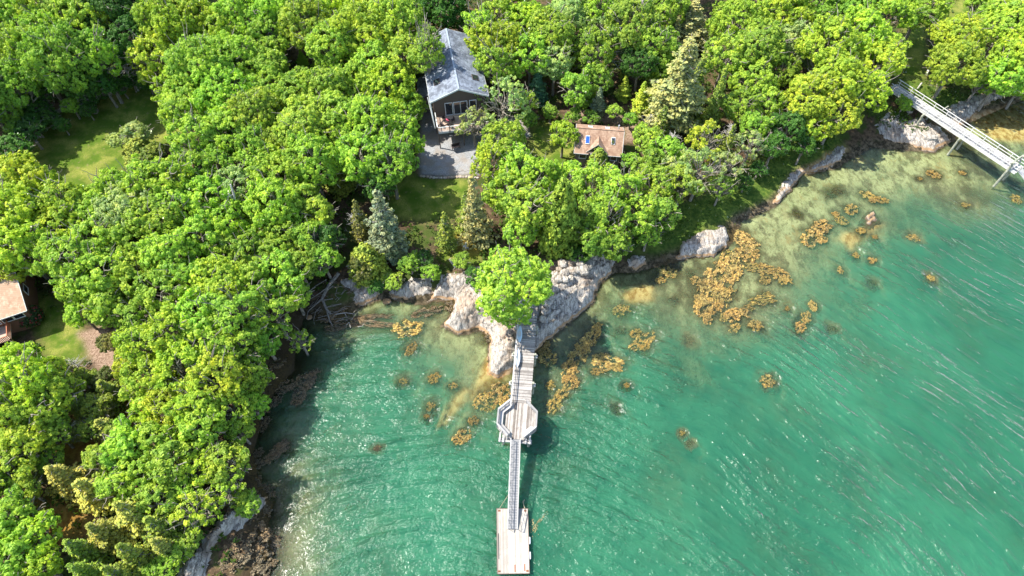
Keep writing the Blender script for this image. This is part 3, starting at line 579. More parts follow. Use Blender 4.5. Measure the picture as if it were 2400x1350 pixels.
def D_(px, py, L, ):
    s_ = pscale(px, py, 6); h = L/s_/.62; src = DT[rs.randint(len(DT))]
    return add_tree('dead_tree', src, px, py, h/src['h'], 'g', 'bare grey dead tree', 'dead tree', src['h'], 'bare dead trees')
def trees():
    # upper left
    for q in """35,60,62,g 120,25,62,y 190,75,66,g 75,135,70,g 150,150,70,m 20,165,55,m 225,140,52,m 40,200,56,m 172,180,56,d 110,90,60,g 255,45,55,d 300,20,60,d 310,100,55,d 215,25,55,m 5,240,50,m 240,195,36,d 90,215,34,d
    395,60,66,y 360,135,52,y 455,45,66,y 520,80,60,g 575,35,66,g 415,205,50,y 470,160,70,g 545,150,70,g 610,170,62,g 440,250,62,g 530,235,78,g 600,270,64,g 460,325,58,g 540,320,66,g 500,390,50,m 630,95,55,m
    40,430,70,y 88,425,48,y 150,478,56,y 15,500,70,y 80,500,66,g 268,452,52,g 335,435,60,g 400,430,62,y 450,410,54,g 215,500,66,g 290,500,68,s 150,535,62,y""".split():
        a, b, c, k = q.split(','); B(float(a), float(b), float(c), k)
    for q in """650,30,66,g 715,60,60,g 790,25,70,y 850,90,82,y 925,60,72,g 950,135,56,g 780,110,62,g 880,160,60,g 905,10,60,g 905,12,40,g
    700,225,62,g 640,215,56,g 770,215,62,g 845,205,60,g 915,200,60,y 955,250,46,g 720,300,70,g 800,290,70,g 870,290,66,g 940,325,56,g 660,330,62,g 610,350,56,m 730,380,66,g 850,370,60,g 915,385,58,m 890,430,44,d
    655,420,66,g 590,400,54,g 560,440,54,s 640,480,64,g 700,470,60,g 745,500,46,g 490,470,62,g 530,520,56,g""".split():
        a, b, c, k = q.split(','); B(float(a), float(b), float(c), k)
    # between house, cottage and shore
    for q in """1165,45,50,g 1175,110,56,y 1120,150,40,g 1225,60,56,y 1290,80,56,g 1240,130,50,g 1330,40,56,s 1410,20,50,g 1300,150,44,s 1390,120,50,m 1480,60,62,m 1540,110,50,m 1500,150,44,d 1400,185,40,m 1350,210,40,m 1560,20,50,g 1560,160,40,m
    1180,330,52,g 1150,385,50,y 1215,400,56,g 1270,415,52,g 1320,318,36,y 1190,455,56,g 1240,490,56,g 1330,430,50,g 1390,440,54,g 1455,440,54,g 1530,440,50,g 1220,540,42,g 1420,510,54,g 1490,500,54,g 1550,500,44,m 1440,570,46,m 1390,560,44,m 1520,545,36,m
    1520,330,36,g 1560,360,44,g 1520,390,40,m 1600,430,50,g 1480,380,24,m 1395,510,44,m
    1730,60,66,g 1780,110,60,g 1840,30,60,y 1700,130,50,g 1765,190,54,g 1735,250,44,m 1800,240,44,g 1830,170,44,m 1770,300,36,m 1850,300,40,d 1815,345,36,d 1885,345,30,d
    2080,20,60,g 2160,25,56,g 2010,15,56,m 1920,20,50,m 2240,90,58,y 2240,150,62,y 2360,60,62,g 2385,130,62,y 2350,180,50,g 2400,200,46,g 2290,10,30,g 2300,190,34,m 2420,30,60,g 1870,100,50,s
    1940,110,66,y 2010,90,66,y 2050,150,56,y 1960,190,66,y 1900,230,62,y 2030,220,50,y 1960,270,56,y 1900,295,44,y 2090,110,34,g""".split():
        a, b, c, k = q.split(','); B(float(a), float(b), float(c), k)
    for q in "1180,240,58,s 1110,290,40,s 1230,240,36,g 1660,330,50,y 1640,400,56,s 1590,400,50,s 1700,390,46,s 1760,340,40,s 1110,215,28,s 1420,80,44,s 450,1200,56,y 530,1145,46,y 478,1200,40,y 705,800,36,m 1690,440,36,m".split():
        a, b, c, k = q.split(','); B(float(a), float(b), float(c), k, True)
    # left middle
    for q in """40,580,66,y 110,600,58,g 30,640,44,y 175,610,60,g 225,570,62,g 300,570,68,g 370,520,66,g 430,490,62,g 240,650,66,g 180,680,48,g 320,650,70,g 400,600,68,g 465,560,62,g 530,590,56,g 590,600,56,m 390,690,66,g 450,660,60,m
    250,725,50,g 320,735,54,g 190,735,36,g 520,670,70,y 590,670,66,g 650,650,62,g 560,730,66,g 640,730,60,g 690,690,46,g 470,740,62,g 400,780,66,y 330,820,60,y 490,810,70,g 560,810,66,g 620,800,46,m 430,860,70,y 350,890,60,y 510,890,66,y 580,880,56,g 300,860,36,y
    460,940,66,y 540,960,60,g 400,960,60,y 590,950,40,g 470,1010,56,g 560,1010,40,g 345,960,44,y 620,540,50,g 670,560,56,g 730,570,52,m 700,620,46,m 760,610,40,m 770,560,40,d 640,600,46,m
    40,850,56,y 105,888,50,y 60,900,66,y 140,920,52,y 30,970,66,y 100,970,62,g 60,1040,58,y 130,1020,40,g 20,1110,54,g 300,1050,56,g 360,1040,54,g 250,1080,50,g 330,1110,60,g 400,1090,58,g 460,1100,46,y 530,1090,54,g 280,1140,50,g 370,1170,50,g 430,1150,40,g
    30,1220,58,g 80,1260,56,y 30,1310,60,g 90,1330,50,y 120,1080,30,m 60,1150,40,g 850,625,34,n""".split():
        a, b, c, k = q.split(','); B(float(a), float(b), float(c), k)
    # lone tree by the pier and bushes
    for q in """960,610,30,m 1080,605,24,m 920,650,26,g 990,600,22,d 412,1290,34,g 380,1325,36,g 436,1256,26,m 350,1340,30,m 310,300,40,s 270,320,24,s 345,350,34,o 280,195,24,d 20,330,44,d 60,300,36,d 25,380,34,d 580,1180,22,g 560,1165,18,g
    250,795,20,n 1110,640,20,d 1010,630,22,m 880,660,20,d 1480,555,24,d 1360,590,20,d 200,1000,34,o 1780,390,24,d 1240,270,26,m 1290,255,22,m 1510,300,24,g 215,945,40,o 170,1005,34,n 262,1005,30,o 235,960,26,n 190,880,24,o 2125,236,14,m 1345,262,18,m 1480,272,22,m 1440,253,18,g 1385,268,14,m 230,880,26,n 55,268,30,d 105,262,28,d 160,238,28,m 205,222,26,d 245,205,24,d 30,290,30,m 300,180,24,d 340,185,24,d 75,240,34,d 70,280,30,d 140,285,18,d 200,250,22,d 1750,420,22,d""".split():
        a, b, c, k = q.split(','); p = B(float(a), float(b), float(c)*.95, k); TREES[-1][4] = 'leafy shrub'; TREES[-1][0].name = 'shrub'; TREES[-1][0]['category'] = 'shrub'; TREES[-1][0]['group'] = 'shrubs and bushes'
        TREES[-1][0].scale[2] *= .75
    for q in """1620,88,250,84,p,T 1632,0,150,72,p,T 1702,160,150,30,o,G 1722,292,120,30,o,G 1106,412,180,48,p,G 882,448,190,62,b,G 1040,498,112,34,o,G 770,345,130,46,o,S 830,470,130,36,n,G
    1262,160,100,30,k,S 1408,205,80,24,b,S 1470,133,60,18,o,S 1468,178,70,22,y,S 1512,192,90,26,y,S 702,118,50,17,g,S 738,124,50,19,m,S 770,140,46,18,g,S 1380,150,110,32,m,S 1560,80,140,40,o,G 1650,130,150,44,o,G
    1560,250,110,36,o,G 900,500,130,40,b,G 1340,60,120,34,n,G 1310,40,100,30,n,S 640,90,80,24,n,S 1590,40,110,40,p,G 1090,450,120,34,o,G 540,380,60,20,o,S 600,440,60,20,n,G 225,985,70,40,a,G 110,1095,101,58,a,G 175,1130,105,60,a,G 270,1180,115,66,a,G 340,1215,94,54,o,G 205,1230,94,54,a,G 275,1280,94,54,o,G 150,1270,84,48,o,G 230,895,80,46,o,G 170,935,73,42,o,G 355,1265,80,46,a,G 160,1325,87,50,o,G 240,1330,87,50,o,G""".split():
        a, b, L, hw, k, kd = q.split(','); C(float(a), float(b), float(L), float(hw), k, kd)
    for q in """1322,425,180,42,o 1406,350,72,26,o 1437,332,62,13,n 1300,480,90,34,o 850,580,100,42,o
    1375,480,110,30,o 310,330,80,36,o 1545,200,80,26,y""".split():
        a, b, L, hw, k = q.split(','); C(float(a), float(b), float(L), float(hw), k, 'C')
    for a, b, L in [(275, 125, 62), (1430, 62, 80), (165, 838, 50), (1720, 290, 50), (1580, 310, 60), (1525, 270, 40), (1085, 130, 50), (830, 500, 60), (520, 1140, 50), (445, 330, 40), (360, 1225, 40)]: D_(a, b, L)
    for (a, b, c, k) in [(-60,60,70,'g'),(-70,200,70,'m'),(-70,420,70,'y'),(-70,560,70,'g'),(-80,860,70,'y'),(-70,1000,70,'g'),(-60,1150,70,'g'),(-60,1280,70,'g'),(100,-60,66,'g'),(240,-70,66,'m'),(400,-60,66,'g'),(560,-60,66,'g'),(720,-60,66,'g'),(900,-70,66,'g'),(1060,-40,60,'m'),
        (1200,-50,60,'g'),(1340,-60,60,'g'),(1620,-70,60,'g'),(1780,-60,60,'g'),(1950,-60,60,'g'),(2480,120,60,'g'),(2480,-20,60,'g'),(60,1420,60,'g'),(220,1430,60,'g'),(-170,20,66,'g'),(-190,150,66,'g'),(-180,330,66,'y'),(-200,480,66,'g'),(-190,1020,66,'g'),(-190,1160,66,'y'),(-200,900,66,'g'),(-290,250,66,'g'),(-300,420,66,'m'),(-300,80,66,'m'),(-310,600,66,'g'),(-300,1000,66,'g'),(2560,40,60,'g'),(2600,140,60,'m'),(1040,25,50,'d'),(980,40,44,'d'),(380,1420,50,'g')]:
        B(a, b, c, k)
trees()
for a in ((998,128,40,'g',2.2),(1004,92,28,'m',2.6),(1142,92,46,'y',1.7),(1158,150,42,'g',1.7),(1126,62,34,'g',1.9)): B(a[0], a[1], a[2], a[3], False, a[4])
# the lone tree at the pier: two overlapping boughs of one crown
lone = B(1200, 672, 96, 'g'); TREES.pop(); lone['label'] = 'lone bright green tree standing over the shore end of the pier'; lone['group'] = 'broadleaf trees of the wood'; lone.name = 'broadleaf_tree'
lone.scale[2] *= .95
ORD = ['', 'second ', 'third ', 'fourth ', 'fifth ', 'sixth ', 'seventh ', 'eighth ', 'ninth ', 'tenth ', 'eleventh ', 'twelfth ']
bk = {}
for e in TREES:
    o, px, py, col, kn = e
    nm, lx, ly = min(LANDM, key=lambda l: (l[1]-px)**2+(l[2]-py)**2); dx, dy = px-lx, py-ly
    w = [a for a in ('above' if dy < -25 else 'below' if dy > 25 else None, 'left of' if dx < -25 else 'right of' if dx > 25 else None) if a]
    if 'corner' in nm or 'centre' in nm: w = [a.replace('above', 'up from').replace('below', 'down from') for a in w] or ['at']
    dr = ' and '.join(w) if w else 'beside'; bk.setdefault((CNAME[col] if 'dead' not in kn else '', kn, dr, nm), []).append((dx*dx+dy*dy, o))
for (cn, kn, dr, nm), L in bk.items():
    L.sort(key=lambda q: q[0])
    for i, (_, o) in enumerate(L):
        o['label'] = f"{(cn+' '+kn).strip()}, {ORD[min(i, 11)]}{'nearest ' if len(L) > 1 else ''}{dr} the {nm}"; assert len(o['label'].split()) < 17, o['label']

# ---------------------------------------------------------------- undergrowth (nobody could count it)
n = 26000; ux = rs.uniform(-112, 112, n); uy = rs.uniform(14, 134, n); uz, ui, ud = terr(ux, uy)
ix = np.clip(np.searchsorted(xs, ux), 0, nx-1); iy = np.clip(np.searchsorted(ys, uy), 0, ny-1)
ok = ui & (ud > 3.2) & (rs.rand(n) < (1-np.maximum.reduce([grass, gravel, litter, shoregrass*.3])[iy, ix])) & (fbm(ux*.2, uy*.2+50) > .43)
P = np.stack([ux, uy, uz], 1)[ok]; hh = .25+.5*rs.rand(len(P)); P[:, 2] += hh*.5
V, F, v = tufts(P, np.tile([[0, 0, 1.]], (len(P), 1)), .42, 8, .16, .6)
o = link('undergrowth', mesh_np('undergrowth', V, F, v), M_LEAF); o.color = (.06, .12, .015, 1); tag(o, 'low green undergrowth covering the wood floor between the trees', 'undergrowth', kind='stuff')
n = 16000; ux = rs.uniform(-112, 112, n); uy = rs.uniform(14, 134, n); uz, ui, ud = terr(ux, uy); ix = np.clip(np.searchsorted(xs, ux), 0, nx-1); iy = np.clip(np.searchsorted(ys, uy), 0, ny-1)
g_ = (shoregrass[iy, ix] > rs.rand(n)) & ui & (ud > 1); n2_ = int(g_.sum())
base = np.repeat(np.stack([ux, uy, uz], 1)[g_], 6, 0)+rs.randn(n2_*6, 3)*np.array([.5, .5, .02]); lean = rs.randn(len(base), 3)*.16; lean[:, 2] = .22+.25*rs.rand(len(base)); sdv = rs.randn(len(base), 3)*.05; sdv[:, 2] = 0
V = np.stack([base-sdv, base+sdv, base+lean+sdv*.3, base+lean-sdv*.3], 1).reshape(-1, 3)
o = link('grass', mesh_np('grass', V, np.arange(len(V)).reshape(-1, 4), np.repeat(rs.rand(len(base)), 4)), M_LEAF); o.color = (.09, .15, .02, 1); tag(o, 'rough green grass growing on the shore bank', 'grass', kind='stuff')

# ---------------------------------------------------------------- seaweed clumps
def weed_mesh(seed):
    rng = np.random.RandomState(seed); PC = []; PN = []
    for i in range(40):
        a = rng.rand()*6.28; q = rng.rand()**.55; c = np.array([math.cos(a)*q, math.sin(a)*q, -.1]); r = rng.uniform(.05, .16); n = 14
        d = rng.randn(n, 3); d[:, 2] = np.abs(d[:, 2]); d /= np.linalg.norm(d, axis=1)[:, None]; PC.append(c+d*r*np.array([1, 1, 1.1])*(1+.3*rng.randn(n))[:, None]); PN.append(d)
    V, F, v = tufts(np.concatenate(PC), np.concatenate(PN), .055, 7, .058, .7, rng); v = np.clip(.5+(v-.5)*2.2, 0, 1); me = mesh_np('seaweed', V, F, v); me.materials.append(M_WEED); return me
WM = [weed_mesh(500+k) for k in range(10)]
WLM = [('striated ledge', 1100, 720), ('ledge right of the pier', 1340, 720), ('octagonal pier end', 1212, 985), ('small cracked grey ledge', 1650, 575), ('white railed pier', 2260, 330), ('driftwood in the cove', 765, 720), ('lower left rock ledge', 560, 1230),
       ('purplish rock in the shallows', 2040, 514), ('golden seaweed bed', 1690, 650), ('dark patch in open water', 1800, 900), ('wooded left shore', 660, 930), ('islets off the gold bed', 1880, 745)]
wk = {}
for L, dark in ((WEED, False), (BROWN, True)):
    for (cx, cy, a, b, an) in wl_(L):
        p = at(cx, cy, .1); s = pscale(cx, cy); o = link('seaweed_clump', WM[rs.randint(10)], None, None, p)
        ra, rb = max(a/s, .3), max(b/s, .25); small = min(ra, rb) < .7; land = dark and cx < 1150 and cy > 600
        ht = min(1., .5+.35*min(ra, rb)); o.scale = (ra*1.2, rb*1.35, ht); o.rotation_euler[2] = R_(an)
        if dark: o.location[2] = .12 if land else -.15
        else: o.location[2] = rs.uniform(-.02, .1)
        if land: o.location[2] = max(.05, gz(p[0], p[1])+.02)
        c = (.19, .14, .075) if land else (.12, .09, .03) if dark else (lambda k_: (.35*k_, .255*k_*rs.uniform(.94, 1.06), .075*k_))(rs.uniform(.8, 1.15))
        o.color = (*c, 1); tag(o, None, 'seaweed', 'clumps of rockweed at the waterline')
        nm, lx, ly = min(WLM, key=lambda l: (l[1]-cx)**2+(l[2]-cy)**2); dx, dy = cx-lx, cy-ly; w = [q for q in ('above' if dy < -12 else 'below' if dy > 12 else None, 'left of' if dx < -12 else 'right of' if dx > 12 else None) if q]
        sz = 'tiny' if a < 10 else 'small' if a < 18 else 'large'; wk.setdefault((sz+(' brown' if dark else ' golden'), ' and '.join(w) or 'at', nm), []).append((dx*dx+dy*dy, o))
for (c, dr, nm), L in wk.items():
    L.sort(key=lambda q: q[0])
    for i, (_, o) in enumerate(L): o['label'] = f"{c} seaweed, {ORD[min(i, 11)]}{'nearest ' if len(L) > 1 else ''}{dr} the {nm}"; assert len(o['label'].split()) < 17, o['label']

# ---------------------------------------------------------------- driftwood
def wood(name, paths, label, cat, mat=M_DEAD, group=None):
    pts0 = np.array([p for P, _ in paths for p in P]); c = np.array([pts0[:, 0].mean(), pts0[:, 1].mean(), pts0[:, 2].min()]); mb = MB()
    for P, rad in paths: mb.tube(P, rad, 6)
    return tag(mb.build(name, mat, off=c), label, cat, group)
def pw(P, z, r0, r1):
    pts = [at(x, y, z if not hasattr(z, '__len__') else z[i]) for i, (x, y) in enumerate(P)]; return (pts, [r0+(r1-r0)*i/(len(P)-1) for i in range(len(P))])
wood('driftwood', [pw([(794,640),(770,670),(755,700),(765,725),(775,735)], [2.4,1.8,1.3,.9,.7], .3, .14), pw([(755,700),(738,715),(722,730),(718,748)], [1.4,1.1,.8,.5], .13, .04), pw([(765,725),(772,750),(780,765)], [.8,.6,.4], .12, .06),
   pw([(768,680),(780,670),(790,676),(786,692),(795,702)], 1.6, .07, .03), pw([(758,712),(740,730),(735,750),(738,762)], .9, .06, .03)], 'dark fallen tree lying down the bank into the cove', 'driftwood', M_WETWOOD)
wood('driftwood', [pw([(785,737),(810,733),(832,736)], .55, .07, .03), pw([(808,734),(812,742)], .5, .05, .02)], 'thin white bleached branch reaching right over the cove water', 'driftwood')
wood('driftwood', [pw([(770,715),(772,705),(783,690),(787,670),(800,672)], [.9,1.1,1.2,1.4,1.4], .06, .03), pw([(783,690),(775,680),(776,672)], 1.3, .05, .02)], 'pale curled branch standing out of the dark fallen tree', 'driftwood')
wood('driftwood', [pw([(812,762),(818,755),(822,768)], .5, .05, .03), pw([(838,766),(850,764),(853,758)], .5, .04, .02)], 'small white twigs sticking out of the brown weed strip', 'driftwood')
wood('fallen_log', [pw([(1054,608),(1068,628)], 1.9, .2, .15)], 'short grey log lying on the bank between cove and lone tree', 'log')
wood('fallen_log', [pw([(2180,155),(2172,175)], 3, .25, .2), pw([(2160,195),(2150,208)], 2.6, .16, .1)], 'grey fallen log on the grass above the white railed pier', 'log')
wood('leaning_trunk', [pw([(540,432),(548,455),(552,480),(566,510),(576,530)], [13,11.5,10,8,6], .12, .3), pw([(552,480),(538,455),(520,448)], [10,11.5,12], .12, .04), pw([(560,492),(575,480)], [9.3,10.5], .07, .03), pw([(548,455),(532,462)], 11.5, .07, .03)], 'leaning bare white trunk rising out of the left wood', 'dead tree')
wood('driftwood', [pw([(720,705),(745,690),(770,672)], [1.2,1.6,2], .05, .1), pw([(722,722),(750,705),(780,700)], [.9,1.3,1.6], .04, .09), pw([(715,690),(740,670),(765,655)], [1.6,2,2.3], .04, .08), pw([(730,735),(760,722),(800,712)], [.7,.9,1.1], .04, .07), pw([(745,745),(770,738),(812,722)], .7, .05, .05)], 'tangle of thin brown branches around the dark fallen tree', 'driftwood', M_WETWOOD)
brush = []
for k in range(46):
    x, y = rs.uniform(715, 830), rs.uniform(665, 755); a = rs.uniform(-.9, .4); L = rs.uniform(14, 34); z = .5+max(0, (750-y))*.012
    brush.append(pw([(x, y), (x+L*.5*math.cos(a), y+L*.5*math.sin(a)-3), (x+L*math.cos(a), y+L*math.sin(a))], [z, z+.3, z+.1], .04, .015))
wood('brushwood', brush, 'heap of brown brushwood on the bank at the head of the cove', 'brushwood', M_WETWOOD)

# ---------------------------------------------------------------- main pier
ZD = 3.0
a0 = at(1206+14, 950, ZD); a1 = at(1240, 700, ZD); ax = (a1-a0); Lp = np.linalg.norm(ax); ang = math.atan2(ax[1], ax[0])-math.pi/2
oc = at(1212, 986, ZD); F1 = FR((a0[0], a0[1], 0), ang); WP = 2.55
pier = empty('wooden_pier', (a0[0], a0[1], 0), 'weathered grey wooden pier from the ledge out to an eight sided end deck', 'pier')
mb = MB(); y = -.6
while y < Lp:
    w = .135*rs.uniform(.9, 1.1); e = rs.uniform(-.025, .025, 2); mb.box(-WP/2+e[0], WP/2+e[1], y, y+w, ZD-.05+rs.uniform(0, .006), ZD, F1); y += w+.012
mb.build('deck', M_DECKW, pier)
F2 = FR((oc[0], oc[1], 0), ang); RO = 2.62; octp = [F2.p(RO*math.cos(R_(22.5+45*k)), RO*1.0*math.sin(R_(22.5+45*k)), 0) for k in range(8)]
mb = MB(); x = -RO
while x < RO:                                        # end deck boards run along the pier
    w = .14*rs.uniform(.9, 1.1); xm = abs(x+w/2); a_ = RO*math.cos(R_(22.5)); 
    if xm < a_:
        yl = a_ if xm < RO*math.sin(R_(22.5)) else a_-(xm-RO*math.sin(R_(22.5)))
        mb.box(x, x+w, -yl, yl, ZD-.045+.012, ZD+.012+rs.uniform(0, .006), F2)
    x += w+.012
mb.build('end_deck', boards('end_deck_planks', (.15, .125, .105), (.42, .385, .345), 0, stain=(.12, .08, .06)), pier)
mb = MB()
for x in (-1.1, 0, 1.1): mb.box(x-.1, x+.1, -.5, Lp, ZD-.34, ZD-.06, F1)
for k in range(8): mb.beam(octp[k]+[0, 0, ZD-.2], octp[(k+1) % 8]+[0, 0, ZD-.2], .09, .26)
mb.build('stringers', M_RAILW, pier)
for yy in (3.2, 7.4, 11.6):
    for sx in (-1, 1):
        p = F1.p(sx*(WP/2+.14), yy, 0); MB().tube([p-[0, 0, 2], p+[0, 0, ZD+.18]], [.17, .16], 10).build('piling', M_PILE, pier)
    m = MB(); m.box(-WP/2-.45, WP/2+.45, yy-.22, yy-.02, ZD-.62, ZD-.36, F1); m.box(-WP/2-.45, WP/2+.45, yy+.02, yy+.2, ZD-.6, ZD-.35, F1); m.build('cross_beam', M_RAILW, pier)
for sx, yy in ((-1.6, -2.0), (1.6, -2.0), (-1.6, 1.9), (1.6, 1.9)):
    p = F2.p(sx, yy, 0); MB().tube([p-[0, 0, 4], p+[0, 0, ZD-.35]], [.18, .17], 10).build('piling', M_PILE, pier)
m = MB()
for yy, h in ((-2.32, 0), (-2.62, .05)): m.box(-2.1, 2.0, yy-.11, yy+.11, ZD-.62+h, ZD-.38+h, F2)
for sx in (-1.95, -1.5, 1.25, 1.75): m.box(sx-.1, sx+.1, -2.85, -1.6, ZD-.36, ZD-.12, F2)
m.build('end_beams', M_RAILW, pier)
# railing left side of walkway
xr = -WP/2+.06; m = MB(); m.box(xr-.08, xr+.08, -.6, Lp-.6, ZD+.98, ZD+1.02, F1); m.build('handrail', M_RAILW, pier)
m = MB()
for hz in (.4, .7): m.box(xr-.02, xr+.02, -.6, Lp-.6, ZD+hz-.03, ZD+hz+.03, F1)
m.build('side_rail', M_RAILW, pier)
y = -.4
while y < Lp-.6: MB().box(xr-.05, xr+.05, y-.05, y+.05, ZD, ZD+.97, F1).build('rail_post', M_RAILW, pier); y += 1.75
# benches and rail round the end deck
def side(k0, k1, rin, rout): 
    ks = (k0, k1); P = [F2.p(r*math.cos(R_(22.5+45*k)), r*math.sin(R_(22.5+45*k)), 0) for r in (rout, rin) for k in ks]; return P[0], P[1], P[3], P[2]
for (k0, k1) in ((2, 3), (3, 4), (4, 5), (6, 7)):
    q = side(k0, k1, RO-.72, RO-.26); MB().poly([p[:2] for p in q], ZD+.40, ZD+.45).build('bench_seat', M_RAILW, pier)
    q = side(k0, k1, RO-.22, RO-.14); m = MB(); m.poly([p[:2] for p in q], ZD+.62, ZD+.72); m.poly([p[:2] for p in q], ZD+.8, ZD+.9); m.build('bench_back', M_RAILW, pier)
    m = MB()
    for t in (.1, .5, .9):
        c = q[0]*(1-t)+q[1]*t; ci = c+(oc*[1, 1, 0]-c*[1, 1, 0])*.2; m.beam(c+[0, 0, ZD], c+[0, 0, ZD+.95], .07, .07); m.beam(ci+[0, 0, ZD], ci+[0, 0, ZD+.39], .07, .07)
    m.build('bench_legs', M_RAILW, pier)
for (k0, k1) in ((2, 3), (3, 4), (4, 5), (6, 7), (7, 8), (8, 9)):
    q = side(k0, k1, RO-.12, RO+.08); zt = 1.0; MB().poly([p[:2] for p in q], ZD+zt, ZD+zt+.04).build('handrail', M_RAILW, pier)
    m = MB(); qi = side(k0, k1, RO-.04, RO)
    for hz in (.3, .62): m.poly([p[:2] for p in qi], ZD+hz, ZD+hz+.09)
    for t in (.02, .5, .98): c = qi[0]*(1-t)+qi[1]*t; m.beam(c+[0, 0, ZD-.2], c+[0, 0, ZD+zt-.01], .09, .09)
    m.build('side_rail', M_RAILW, pier)
# kayaks
def kayak(px0, py0, px1, py1, mat, label):
    p0, p1 = at(px0, py0, ZD+.45), at(px1, py1, ZD+.45); c = (p0+p1)/2; d = p1-p0; L = np.linalg.norm(d)/2; e = d/(2*L); s_ = np.cross(e, [0, 0, 1]); n = 16; V = []; F = []
    root = empty('kayak', (c[0], c[1], ZD), label, 'kayak', 'kayaks on the pier')
    for i in range(n+1):
        t = -1+2*i/n; w = .34*(1-abs(t)**2.2)**.8+.008; hh_ = .20*(1-abs(t)**3)+.02
        for j in range(10):
            a = 2*math.pi*j/10; z = math.sin(a)*hh_*(1.25 if math.sin(a) < 0 else .75)+.14*abs(t)**3; V.append(c+e*t*L+s_*math.cos(a)*w+np.array([0, 0, z]))
        if i: F += [((i-1)*10+j, (i-1)*10+(j+1) % 10, i*10+(j+1) % 10, i*10+j) for j in range(10)]
    MB().add(V, F, .5).build('hull', mat, root, True)
    V = [c+e*(.5*math.cos(a))+s_*(.2*math.sin(a))+np.array([0, 0, .165]) for a in np.linspace(0, 2*math.pi, 14, False)]; cc = MB().add(V+[v-[0, 0, .02] for v in V], [tuple(range(14))]+[(i, 14+i, 14+(i+1) % 14, (i+1) % 14) for i in range(14)]).build('cockpit', M_TRIM, root)
    m = MB()
    for t in (-.45, .45): q = c+e*t*L; m.beam(q-s_*.3-[0, 0, .3], q+s_*.3-[0, 0, .3], .08, .3)
    m.build('rack', M_RAILW, root)
kayak(1212, 862, 1215, 817, M_KAYAK, 'white kayak lying along the left rail of the pier')
kayak(1217, 804, 1219, 764, M_KAYAKB, 'pale blue kayak half under the lone tree on the pier')
# gangway
g0 = at(1208.5, 1030, ZD+.05); g1 = at(1201, 1240, .75); gd = g1-g0; GL = np.linalg.norm(gd); e = gd/GL; sx = np.cross(e, [0, 0, 1.]); sx /= np.linalg.norm(sx); up = np.cross(sx, e)
gang = empty('gangway', (g1[0], g1[1], .62), 'aluminium gangway with truss railings from the pier down to the float', 'gangway'); hw = .5
MB().frame((g0+g1)/2, e*GL/2, sx*hw, up*.02).build('walkway', M_GRATE, gang)
for s_ in (-1, 1):
    m = MB(); o_ = sx*s_*(hw+.04); n = 10
    m.frame((g0+g1)/2+o_-up*.02, e*GL/2, sx*.045, up*.07); m.frame((g0+g1)/2+o_*1.06+up*1.02, e*GL/2, sx*.05, up*.03)
    for i in range(n+1):
        p = g0+gd*i/n+o_; m.beam(p, p+up*1.0, .04, .04)
        if i < n: q = g0+gd*(i+1)/n+o_; m.beam(*((p+up*1.0, q) if i < n/2 else (p, q+up*1.0)), .035, .035)
    m.beam(g0+o_+up*.55, g1+o_+up*.55, .03, .03); m.build('truss_rail', M_ALU, gang)
m = MB()
for i in range(34): p = g0+gd*(i+.5)/34+up*.03; m.beam(p-sx*hw, p+sx*hw, .03, .02)
m.build('tread_bars', M_ALU, gang)
# float
fc = [at(1164, 1192, .6), at(1237, 1192, .6), at(1241, 1344, .6), at(1165.5, 1345, .6)]
fo = sum(fc)/4; fl = empty('floating_dock', (fo[0], fo[1], 0), 'pale rectangular floating dock at the foot of the gangway', 'floating dock')
mb = MB(); nW = 30; 
for i in range(nW):
    t0, t1 = (i+.03)/nW, (i+.97)/nW; q = [fc[0]+(fc[1]-fc[0])*t0, fc[0]+(fc[1]-fc[0])*t1, fc[3]+(fc[2]-fc[3])*t1, fc[3]+(fc[2]-fc[3])*t0]; mb.slab(q, .04)
mb.build('deck_boards', M_FLOAT, fl)
mb = MB(); mb.poly([(p+(fo-p)*.012)[:2] for p in fc], -.25, .55); mb.build('float_body', M_FLOATSIDE, fl)
mb = MB()
for i in range(4): mb.beam(fc[i]-[0, 0, .06], fc[(i+1) % 4]-[0, 0, .06], .06, .2)
mb.build('edge_boards', M_FLOATSIDE, fl)
for (x, y) in ((1170,1197),(1231,1197),(1170,1339),(1236,1338)):
    p = at(x, y, .62); m = MB(); m.box(p[0]-.14, p[0]+.14, p[1]-.1, p[1]+.1, .6, .615); m.tube([p+[0, 0, .05]-[.12, 0, 0], p+[0, 0, .07], p+[0, 0, .05]+[.12, 0, 0]], .03); m.beam(p, p+[0, 0, .06], .05, .05); m.build('cleat', M_RUST, fl)
for (x, y) in ((1241,1267),(1242,1302)):
    p = at(x, y, .45); MB().tube([p-[0, .42, 0], p-[0, .36, 0], p+[0, .36, 0], p+[0, .42, 0]], [.04, .12, .12, .04], 8).build('fender', M_WHITE, fl)
for (x, y) in ((1207,1332),(1230,1330)): p = at(x, y, .61); MB().box(p[0]-.07, p[0]+.07, p[1]-.4, p[1]+.4, .602, .612).build('rust_plate', M_RUST, fl)
p0 = at(1168, 1250, .64); p1 = at(1169, 1310, .64); MB().beam(p0, p1, .06, .06).build('side_pipe', M_BLACK, fl)
wood('mooring_rope', [([at(1170, 1193, .65), at(1178, 1180, .35), at(1188, 1165, .2), at(1192, 1158, -.1)], .035)], 'slack rope from the corner of the floating dock to the water', 'rope', M_ROPE)
wood('mooring_rope', [([at(1231, 1193, .65), at(1228, 1186, .5), at(1226, 1176, .2), at(1230, 1170, -.1)], .05)], 'frayed rope off the right corner of the floating dock', 'rope', M_ROPE)
